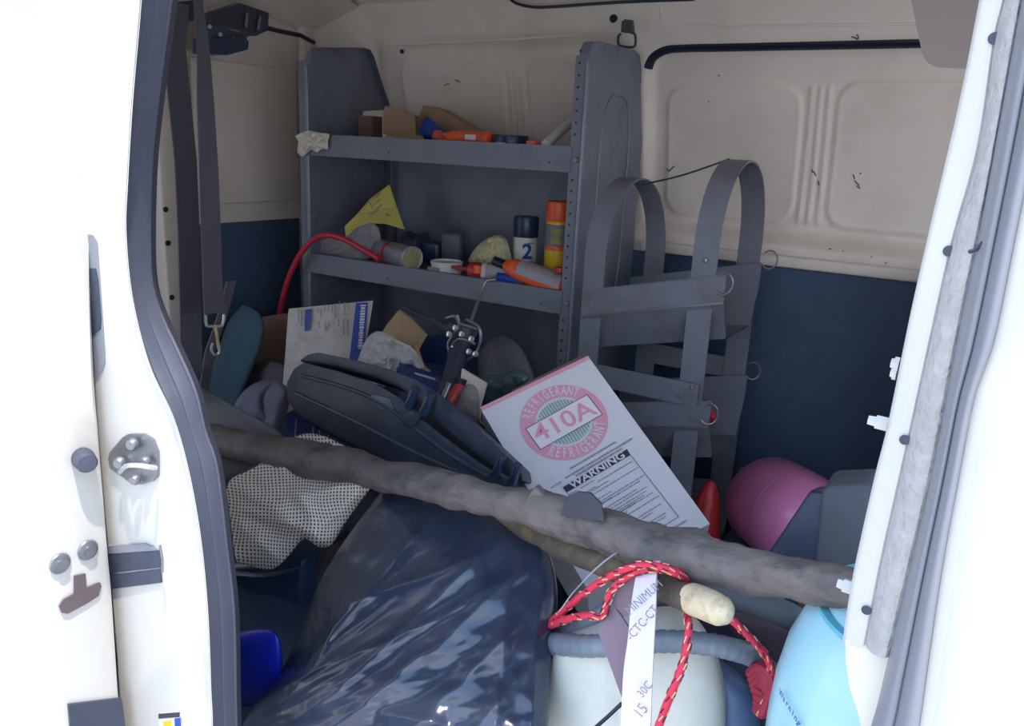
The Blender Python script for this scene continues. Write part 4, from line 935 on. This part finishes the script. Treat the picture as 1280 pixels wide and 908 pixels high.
# open flaps of the carton
fl = MB().hexa([A+T_*.3, A+T_*.75, A+T_*.75+V((-.05, .0, .035)), A+T_*.3+V((-.05, .0, .035)), A+T_*.3+V((0, .003, .003)), A+T_*.75+V((0, .003, .003)), A+T_*.75+V((-.05, .003, .038)), A+T_*.3+V((-.05, .003, .038))])
fl.build('end_flap', M['card'], rb, smooth=False)
A2 = A.lerp(B, .3); B2 = A.lerp(B, .97)
tf = MB().hexa([A2-n*.004, B2-n*.004, B2-n*.004+W_*.010, A2-n*.004+W_*.007, A2-n*.006, B2-n*.006, B2-n*.006+W_*.010, A2-n*.006+W_*.007])
tf.build('top_flap', M['carddark'], rb, smooth=False)
# cardboard flap and clear film between the pump and the carton
single(pslab([(577, 461, .84), (608, 480, .84), (600, 508, .80), (597, 556, .74), (570, 520, .76)], (.0, .006, .0), .001), 'carton_scrap', M['tape'], 'pale carton scrap with brown edge between hand pump and refrigerant carton', 'cardboard', smooth=False)
single(pillow([(568, 520), (574, 490), (586, 480), (598, 490), (600, 530), (606, 556), (588, 560), (570, 545)], lambda a, b: .70, .03, wr=lambda a, b, s: .012*fbm((a*.06, b*.06, 0), 1)), 'clear_sack', M['smokefilm'], 'crumpled smoky clear sack left of the refrigerant carton', 'bag', ang=20)
# black tool case (two half shells, a little open)
def yc(px): return .62-.12*(px-358)/290
tcase = thing('tool_case', at(500, 560, .72), 'black moulded plastic tool case lying half open across the heap', 'tool case')
lowp = [(357, 478), (366, 460), (378, 452), (420, 462), (468, 478), (500, 496), (516, 514), (555, 545), (600, 578), (645, 606), (638, 628), (560, 610), (500, 585), (440, 556), (372, 520), (358, 500)]
lw = pslab([(a, b, yc(a)) for a, b in lowp], (-.05, .11, -.075), .008, 2).build('lower_shell', M['black'], tcase, ang=50)
upp = [(373, 451), (383, 443), (396, 440), (440, 449), (482, 460), (520, 474), (560, 502), (600, 538), (650, 585), (654, 602), (640, 600), (600, 572), (560, 540), (524, 508), (502, 486), (470, 472), (420, 458)]
uw = pslab([(a, b, yc(a)+.02) for a, b in upp], (-.045, .12, -.062), .005, 2).build('upper_shell', M['black'], tcase, ang=50)
for pts in ([(378, 470), (430, 484), (470, 500), (500, 520), (560, 566), (610, 596)], [(370, 492), (430, 520), (480, 545), (540, 575), (600, 600)]):
    MB().tube(smoothpts([at(a, b, yc(a)-.002) for a, b in pts], 5), .0045, 8).build('moulded_rib', M['black'], lw)
pslab([(462, 492, yc(462)-.006), (486, 498, yc(486)-.006), (494, 520, yc(490)-.006), (468, 512, yc(462)-.006)], (0, .008, 0), .003).build('recess_plate', mat('shiny_black_plastic', S(90, 98, 112), .35), lw)
for (a, b) in ((512, 500), (531, 508), (620, 586), (640, 596)):
    Y = yc(a)-.012
    lt = pslab([(a+1, b-17, Y), (a+9, b-13, Y), (a+1, b+14, Y-.005), (a-8, b+10, Y-.005)], (0, .012, 0), .002).build('latch', M['navyplastic'], tcase)
    MB().tube([at(a-7, b+8, Y-.008), at(a-1, b-2, Y-.008), at(a+2, b-12, Y-.003)], .002, 6).build('catch', M['gunmetal'], lt)
pslab([(500, 520, yc(500)-.01), (515, 512, yc(515)-.01), (524, 522, yc(520)-.01), (515, 536, yc(515)-.01), (503, 533, yc(503)-.01)], (0, .012, 0), .003).build('handle_lug', M['black'], tcase)
# dusty cloth at the left, striped cloths
single(pillow([(288, 545), (292, 510), (304, 490), (322, 478), (345, 476), (362, 490), (358, 520), (352, 545), (320, 556)], lambda a, b: .80, .04, wr=lambda a, b, s: .03*abs(math.sin(a*.10+b*.04+1.5*fbm((a*.02, b*.02, 0), 1)))), 'striped_cloth', M['darkcloth'], 'grey dotted cloth folded in shade at the left rear of the heap', 'cloth', uv=None)
q = pillow([(345, 572), (352, 556), (374, 544), (396, 543), (420, 552), (440, 566), (425, 580), (380, 585)], lambda a, b: .53, .03, wr=lambda a, b, s: .01*fbm((a*.03, b*.03, 0), 1)); single(q, 'dotted_cloth', M['dots'], 'strip of pale dotted cloth showing between tool case and long pipe', 'cloth', uv=q.uvl)
q = pillow([(240, 478), (262, 490), (300, 512), (335, 530), (356, 548), (348, 566), (320, 590), (285, 600), (262, 585), (250, 540), (238, 505)], lambda a, b: .56, .05, wr=lambda a, b, s: .03*fbm((a*.012, b*.03, 0), 1)); single(q, 'dusty_cloth', M['dusty'], 'dusty dark grey cloth heaped against the left door seal', 'cloth')
# black container and blue drum under the cloth
ct = thing('black_container', at(330, 820, .44), 'dark navy plastic container below the dotted cloth', 'container')
pslab([(280, 705, .40), (378, 700, .42), (376, 770, .42), (352, 850, .42), (285, 850, .42)], (-.02, .16, 0), .015, 3).build('body', M['navyplastic'], ct)
MB().tube(pxs([(282, 716, .395), (330, 720, .39), (376, 712, .405)], 5), .006, 8).build('rim', M['navyplastic'], ct)
single(pillow([(288, 792), (330, 786), (350, 800), (352, 850), (338, 880), (288, 875)], lambda a, b: .20, .03, .06), 'blue_drum', M['bluedrum'], 'vivid deep blue plastic drum low beside the left door seal', 'drum')
single(pslab([(376, 690, .47), (412, 684, .47), (390, 740, .46), (372, 770, .46)], (0, .05, 0), .004), 'brown_board', mat('dark_brown_board', S(70, 62, 66), .7), 'narrow dark brown board between container and bin liner', 'board')
# dotted cream cloth
CF = [((288, 605), (410, 680), 10, .020), ((300, 590), (360, 640), 8, .014), ((350, 575), (385, 640), 9, .018), ((385, 640), (400, 690), 9, .012), ((470, 596), (370, 625), 10, .02), ((455, 615), (395, 665), 9, .016), ((290, 650), (350, 700), 8, .014), ((292, 620), (312, 690), 7, .014), ((330, 660), (310, 705), 7, .012), ((300, 640), (370, 655), 7, .014)]
def wcl(a, b, s):
    if s < 0: return 0
    h = 0; wx = 8*fbm((a*.015, b*.015, 1), 1)
    for (x0, y0), (x1, y1), w_, am in CF:
        dx_, dy_ = x1-x0, y1-y0; L_ = math.hypot(dx_, dy_); t = ((a-x0)*dx_+(b-y0)*dy_)/L_/L_; d = ((a+wx-x0)*dy_-(b+wx-y0)*dx_)/L_
        h += am*sm(-.1, .2, t)*sm(1.1, .75, t)/(1+(abs(d)/w_)**2)
    return 1.3*h - .01 + .012*fbm((a*.02, b*.02, 7), 1)
q = pillow([(283, 612), (290, 598), (312, 588), (345, 572), (400, 574), (440, 582), (470, 596), (462, 612), (446, 634), (428, 660), (414, 682), (398, 684), (380, 674), (362, 694), (345, 710), (328, 712), (308, 706), (295, 700), (290, 665), (286, 635)], lambda a, b: .40+.0004*(640-b), .05, .03, rings=50, seg=200, wr=wcl)
single(q, 'dotted_cloth', M['dots'], 'cream cloth with dark dots draped in folds below the long pipe', 'cloth', uv=q.uvl, ang=60)
# the bin liner
def ridge(d, w_): return math.exp(-(d/w_)**2) if abs(d) < 4*w_ else 0
FOLDS = [((318, 890), (548, 640), 13, .020), ((330, 930), (640, 668), 15, .024), ((350, 960), (690, 690), 17, .026), ((420, 990), (692, 740), 14, .022),
         ((300, 960), (470, 700), 10, .016), ((500, 1000), (690, 800), 15, .020), ((395, 760), (625, 690), 10, .014), ((360, 850), (660, 720), 9, .012), ((600, 1000), (640, 700), 14, .014), ((655, 1000), (680, 720), 9, .010), ((430, 700), (450, 640), 8, .010), ((470, 900), (560, 905), 14, .018)]
def wbag(a, b, s):
    if s < 0: return 0
    h = 0; wx = 14*fbm((a*.006, b*.006, 1), 1); wy = 14*fbm((a*.006, b*.006, 9), 1)
    for (x0, y0), (x1, y1), w_, am in FOLDS:
        dx_, dy_ = x1-x0, y1-y0; L_ = math.hypot(dx_, dy_); t = ((a-x0)*dx_+(b-y0)*dy_)/L_/L_; d = ((a+wx-x0)*dy_-(b+wy-y0)*dx_)/L_
        g = sm(-.05, .2, t)*sm(1.08, .7, t); sharp = (1/(1+(abs(d)/w_)**1.6))
        h += am*g*sharp
    ang = math.atan2(930-b, a-250)
    return h - .01 + .016*fbm((a*.009, b*.009, 7), 1) + .006*fbm((ang*9, math.hypot(930-b, a-250)*.008, 3), 1)*sm(620, 700, b)
q = pillow([(478, 612), (530, 604), (590, 612), (640, 634), (672, 664), (690, 700), (697, 745), (692, 800), (686, 860), (672, 960), (560, 1010), (420, 1020), (300, 1000), (290, 940), (315, 885), (345, 850), (368, 805), (384, 765), (402, 720), (428, 680), (455, 642)], lambda a, b: .40-.00085*(b-610), .09, .12, rings=110, seg=420, wr=wbag, center=(510, 790))
single(q, 'bin_liner', M['bag'], 'big shiny black bin liner bulging at the front of the heap', 'bag', ang=50)

# long taped foam pipe across everything
PL = [(235, 538, .56), (265, 548, .53), (300, 558, .49), (370, 571, .43), (460, 588, .365), (560, 611, .305), (650, 633, .26), (740, 661, .22), (850, 694, .18), (950, 714, .15), (1062, 738, .115), (1135, 756, .09)]
rp_ = [14, 18, 20, 23, 21, 21, 23, 28, 31, 29, 26, 24]
c = pxs(PL, 10); rad = []
for i, p in enumerate(c):
    t = i/10; k = min(int(t), len(rp_)-2); rad.append((rp_[k]+(rp_[k+1]-rp_[k])*(t-k))*dep(p)/FPX*(1+.07*fbm((i*.3, 0, 0), 1)))
q = jit(MB().tube(c, rad, 36), .006, 11, 34, .004)
fp_ = single(q, 'foam_pipe', M['foam'], 'long sagging grey taped foam pipe lying across the whole doorway', 'pipe', ang=60)
q = pslab([(700, 645, .205), (708, 622, .21), (722, 615, .21), (738, 617, .205), (751, 630, .20), (755, 652, .19)], (0, .003, 0), .0); q.build('loose_tape', mat('dark_loose_tape', S(56, 56, 66), .6), fp_)
q = pslab([(655, 628, .235), (668, 608, .24), (678, 620, .235), (690, 640, .23)], (0, .012, 0), .002); q.build('loose_tape', M['foam'], fp_)
# wooden handle
wh = thing('wooden_handle', at(780, 720, .2), 'dark worn wooden handle with a pale rounded tip below the foam pipe', 'handle')
HP = [(600, 622, .40), (660, 657, .33), (720, 688, .26), (790, 716, .19), (850, 742, .14), (868, 750, .125)]
c = pxs(HP, 6); jit(MB().tube(c, [18.5*dep(p)/FPX for p in c], 20), .0025, 18).build('shaft', M['wood'], wh)
c = [at(866, 749, .127), at(876, 753, .118), at(890, 759, .108), at(902, 764, .10), at(909, 767, .096), at(913, 769, .094)]
jit(MB().tube(c, [r*dep(p)/FPX for p, r in zip(c, (20, 20.5, 20.5, 18.5, 14, 6))], 20), .002, 30).build('tip', M['woodend'], wh)
# zip tie strap
single(MB().ribbon(smoothpts([at(*p) for p in ((780, 690, .19), (765, 696, .17), (740, 716, .155), (716, 742, .15), (699, 765, .15))], 5), [V((-.005, 0, -.0075))]*21, .0015), 'plastic_strap', M['greytube'], 'thin pale grey plastic strap looped over the wooden handle', 'strap')
# hoses
def corr(lst, rpx, n=14, amp=.06):
    c = pxs(lst, n); return MB().tube(c, [rpx*dep(p)/FPX*(1+amp*math.sin(i*2.1)) for i, p in enumerate(c)], 14)
single(corr([(655, 812, .33), (690, 806, .24), (740, 808, .165), (800, 803, .155), (860, 803, .16), (915, 812, .18), (950, 828, .22), (985, 880, .28), (1000, 940, .3)], 14), 'grey_hose', M['greyhose'], 'grey ribbed hose running level across the white plastic tank', 'hose')
single(corr([(655, 850, .34), (690, 808, .28), (735, 780, .24), (790, 752, .27), (850, 745, .33)], 13), 'grey_hose', M['greyhose'], 'grey ribbed hose rising steeply from the bin liner to the wooden handle', 'hose')
single(corr([(880, 738, .30), (930, 748, .30), (985, 770, .30), (1030, 800, .32), (1070, 850, .34)], 17, amp=.02), 'grey_hose', mat('dusky_hose_plastic', S(92, 102, 112), .5), 'thick dusky hose under the foam pipe left of the blue cylinder', 'hose')
# white plastic tank
q = pillow([(662, 1000), (668, 905), (680, 850), (700, 800), (745, 780), (800, 762), (850, 760), (880, 785), (900, 830), (908, 880), (903, 940), (880, 1000), (780, 1030)], lambda a, b: .235, .085, .10, rings=40, seg=120, wr=lambda a, b, s: .012*math.exp(-((a-778)/14)**2) if s > 0 else 0, power=.42)
wt_ = single(q, 'plastic_tank', M['jugwhite'], 'milky white plastic tank under the ribbed hoses', 'tank', ang=70)
MB().tube([at(742, 912, .146), at(760, 896, .146), at(777, 880, .147)], .0022, 6).build('black_line', M['gasket'], wt_)
single(pillow([(855, 815), (895, 822), (930, 850), (950, 890), (955, 1000), (870, 1000), (865, 880)], lambda a, b: .27, .05), 'blue_grey_canister', M['bluegrey'], 'blue-grey canister wedged between white tank and light blue cylinder', 'canister')
single(pslab([(905, 775, .36), (990, 790, .36), (985, 850, .36), (930, 820, .36)], (0, .03, 0), .005), 'mauve_cloth', mat('dark_mauve_cloth', S(92, 78, 92), .9), 'dark mauve cloth scrap behind the red rope', 'cloth')
single(pslab([(995, 748, .33), (1020, 752, .33), (1012, 770, .33), (1000, 764, .33)], (0, .04, 0), .003), 'amber_block', mat('amber_plastic', S(140, 108, 62), .5), 'small amber plastic block beside the blue cylinder collar', 'block')
# ribbons
mr = MB().slab([at(*p, .135) for p in ((770, 712), (796, 724), (788, 766), (781, 772), (767, 757))], (0, .0025, 0)); mr.slab([at(a, b, Y) for a, b, Y in ((767, 757, .135), (787, 787, .13), (778, 875, .115), (748, 792, .13))], (0, .0025, 0))
single(mr, 'mauve_ribbon', M['mauve'], 'twisted mauve webbing ribbon behind the white printed ribbon', 'ribbon', smooth=False)
LFT = [(800, 705, .15), (795, 723, .125), (789, 760, .105), (785, 800, .095), (779, 850, .09), (775, 960, .085)]
RGT = [(826, 702, .15), (821, 718, .125), (820, 760, .105), (817, 820, .095), (815, 870, .09), (812, 960, .085)]
l_ = pxs(LFT, 5); r_ = pxs(RGT, 5)
wr_ = MB().ribbon([(a+b)/2 for a, b in zip(l_, r_)], [b-a for a, b in zip(l_, r_)], .0018)
wro = single(wr_, 'printed_ribbon', M['ribbon_white'], 'white woven ribbon with faint grey lettering hanging over the handle', 'ribbon')
q = MB()
def ontape(txt, px, py, sz, deg, Y):
    o = at(px, py, Y-.003); a = math.radians(deg); xd = RT*math.cos(a)+UP*math.sin(a); yd = -RT*math.sin(a)+UP*math.cos(a); q.text(txt, sz, o, xd, yd, lift=.0005, sx=.8)
ontape('MINIMUM', 805, 747, .0125, 42, .108); ontape('-CTC-CT', 803, 779, .0125, 48, .097); ontape('30C', 806, 862, .012, 50, .089); ontape('15', 801, 889, .016, 50, .086)
q.build('lettering', M['grey_print'], wro, smooth=False, kind='stuff')
# red ropes
def rope(lst, label, r=4.6):
    c = pxs(lst, 7); rr = [r*dep(p)/FPX for p in c]; t = thing('red_rope', c[0], label, 'rope'); jit(MB().tube(c, rr, 10), .0008, 60).build('cord', M['rope'], t)
    for nm, m, ph in (('gold_fleck', M['gold'], 0), ('dark_fleck', M['darkfleck'], 2.2)):
        q = MB(); u = V((0, 0, 1))
        for i in range(1, len(c)-1, 2):
            if (i*7+int(ph*3)) % 3 == 0: continue
            tt = (c[i+1]-c[i-1]).normalized(); u1 = (u-tt*u.dot(tt)).normalized(); b1 = tt.cross(u1)
            for a0 in (ph+i*.9, ph+i*.9+3.1):
                P = [c[i]-tt*rr[i]*.9+(u1*math.cos(a0)+b1*math.sin(a0))*rr[i]*1.03, c[i]+tt*rr[i]*.9+(u1*math.cos(a0+.5)+b1*math.sin(a0+.5))*rr[i]*1.03]
                q.tube(P, rr[i]*.2, 5)
        q.build(nm, m, t, kind='stuff')
rope([(676, 788, .30), (704, 776, .18), (730, 770, .135), (752, 771, .128), (758, 758, .128), (764, 740, .128), (778, 726, .128), (797, 715, .125), (818, 711, .125), (842, 716, .13), (858, 724, .15)], 'red rope with gold flecks bent sharply downwards left of the white ribbon')
rope([(676, 790, .30), (712, 757, .17), (740, 735, .135), (766, 719, .128), (790, 709, .122), (812, 706, .122), (835, 711, .125), (852, 716, .14)], 'upper strand of red rope arching smoothly over the wooden handle')
rope([(858, 765, .13), (861, 785, .11), (858, 812, .10), (851, 838, .095), (841, 862, .09), (831, 888, .088), (820, 918, .085), (812, 960, .083)], 'single red rope hanging in front of the white plastic tank', 5.0)
rope([(910, 770, .13), (928, 788, .14), (948, 808, .16), (960, 826, .17), (965, 845, .18), (958, 868, .18), (951, 895, .18)], 'red rope slanting down beside the light blue cylinder', 4.8)
rc_ = MB()
for k in range(4): rc_.tube(smoothpts([at(938+2*k, 842+7*k, .20), at(950+k, 834+7*k, .185), at(964-k, 846+8*k, .18), at(960-2*k, 868+8*k, .18), at(946, 862+8*k, .19)], 4), .0055, 8)
single(rc_, 'rope_knot', mat('dark_red_rope', S(150, 30, 56), .6), 'small coil of dark red rope tucked beside the light blue cylinder', 'rope')
# light blue cylinder
bc = V((.0, .155, .315)); r = .12
bt = thing('blue_cylinder', bc, 'light blue refrigerant cylinder with collar at the right pillar', 'gas cylinder')
MB().lathe(bc, (0, 0, 1), [(.0, -.04), (r*.9, -.04), (r, -.02), (r, .29), (r*.985, .325), (r*.94, .36), (r*.85, .392), (r*.72, .415), (r*.55, .432), (r*.3, .442), (0, .445)], 64).build('shell', M['skyblue'], bt)
cl = MB(); rc0 = r*.76
cl.lathe(bc+V((0, 0, .378)), (0, 0, 1), [(rc0, 0), (rc0+.001, .030), (rc0+.004, .032), (rc0+.004, .036), (rc0-.003, .036), (rc0-.004, .003)], 48)
cl.build('collar', mat('deeper_blue_paint', S(96, 176, 196), .3), bt)
MB().lathe(bc+V((0, 0, .44)), (0, 0, 1), [(.018, 0), (.018, .02), (.012, .022), (.012, .035), (0, .036)], 16).build('valve', mat('green_valve', S(110, 160, 140), .4), bt)
def oncyl(px, py):
    d = ray(px, py); a = d.x*d.x+d.y*d.y; ox, oy = CAM.x-bc.x, CAM.y-bc.y; b = 2*(ox*d.x+oy*d.y); c = ox*ox+oy*oy-(r+.0008)**2; D_ = b*b-4*a*c
    return CAM+d*((-b-math.sqrt(max(D_, 0)))/(2*a))
q = MB()
for i, ch in enumerate('Warning'):
    t = i/6; p = oncyl(977+22*t, 868+36*t); nn = V((p.x-bc.x, p.y-bc.y, 0)).normalized(); p2 = oncyl(977+22*(t+.1), 868+36*(t+.1)); xd = (p2-p).normalized(); q.text(ch, .0085, p, xd, nn.cross(xd), lift=.0005, bold=.0002)
q.build('lettering', M['blue_print'], bt, smooth=False, kind='stuff')
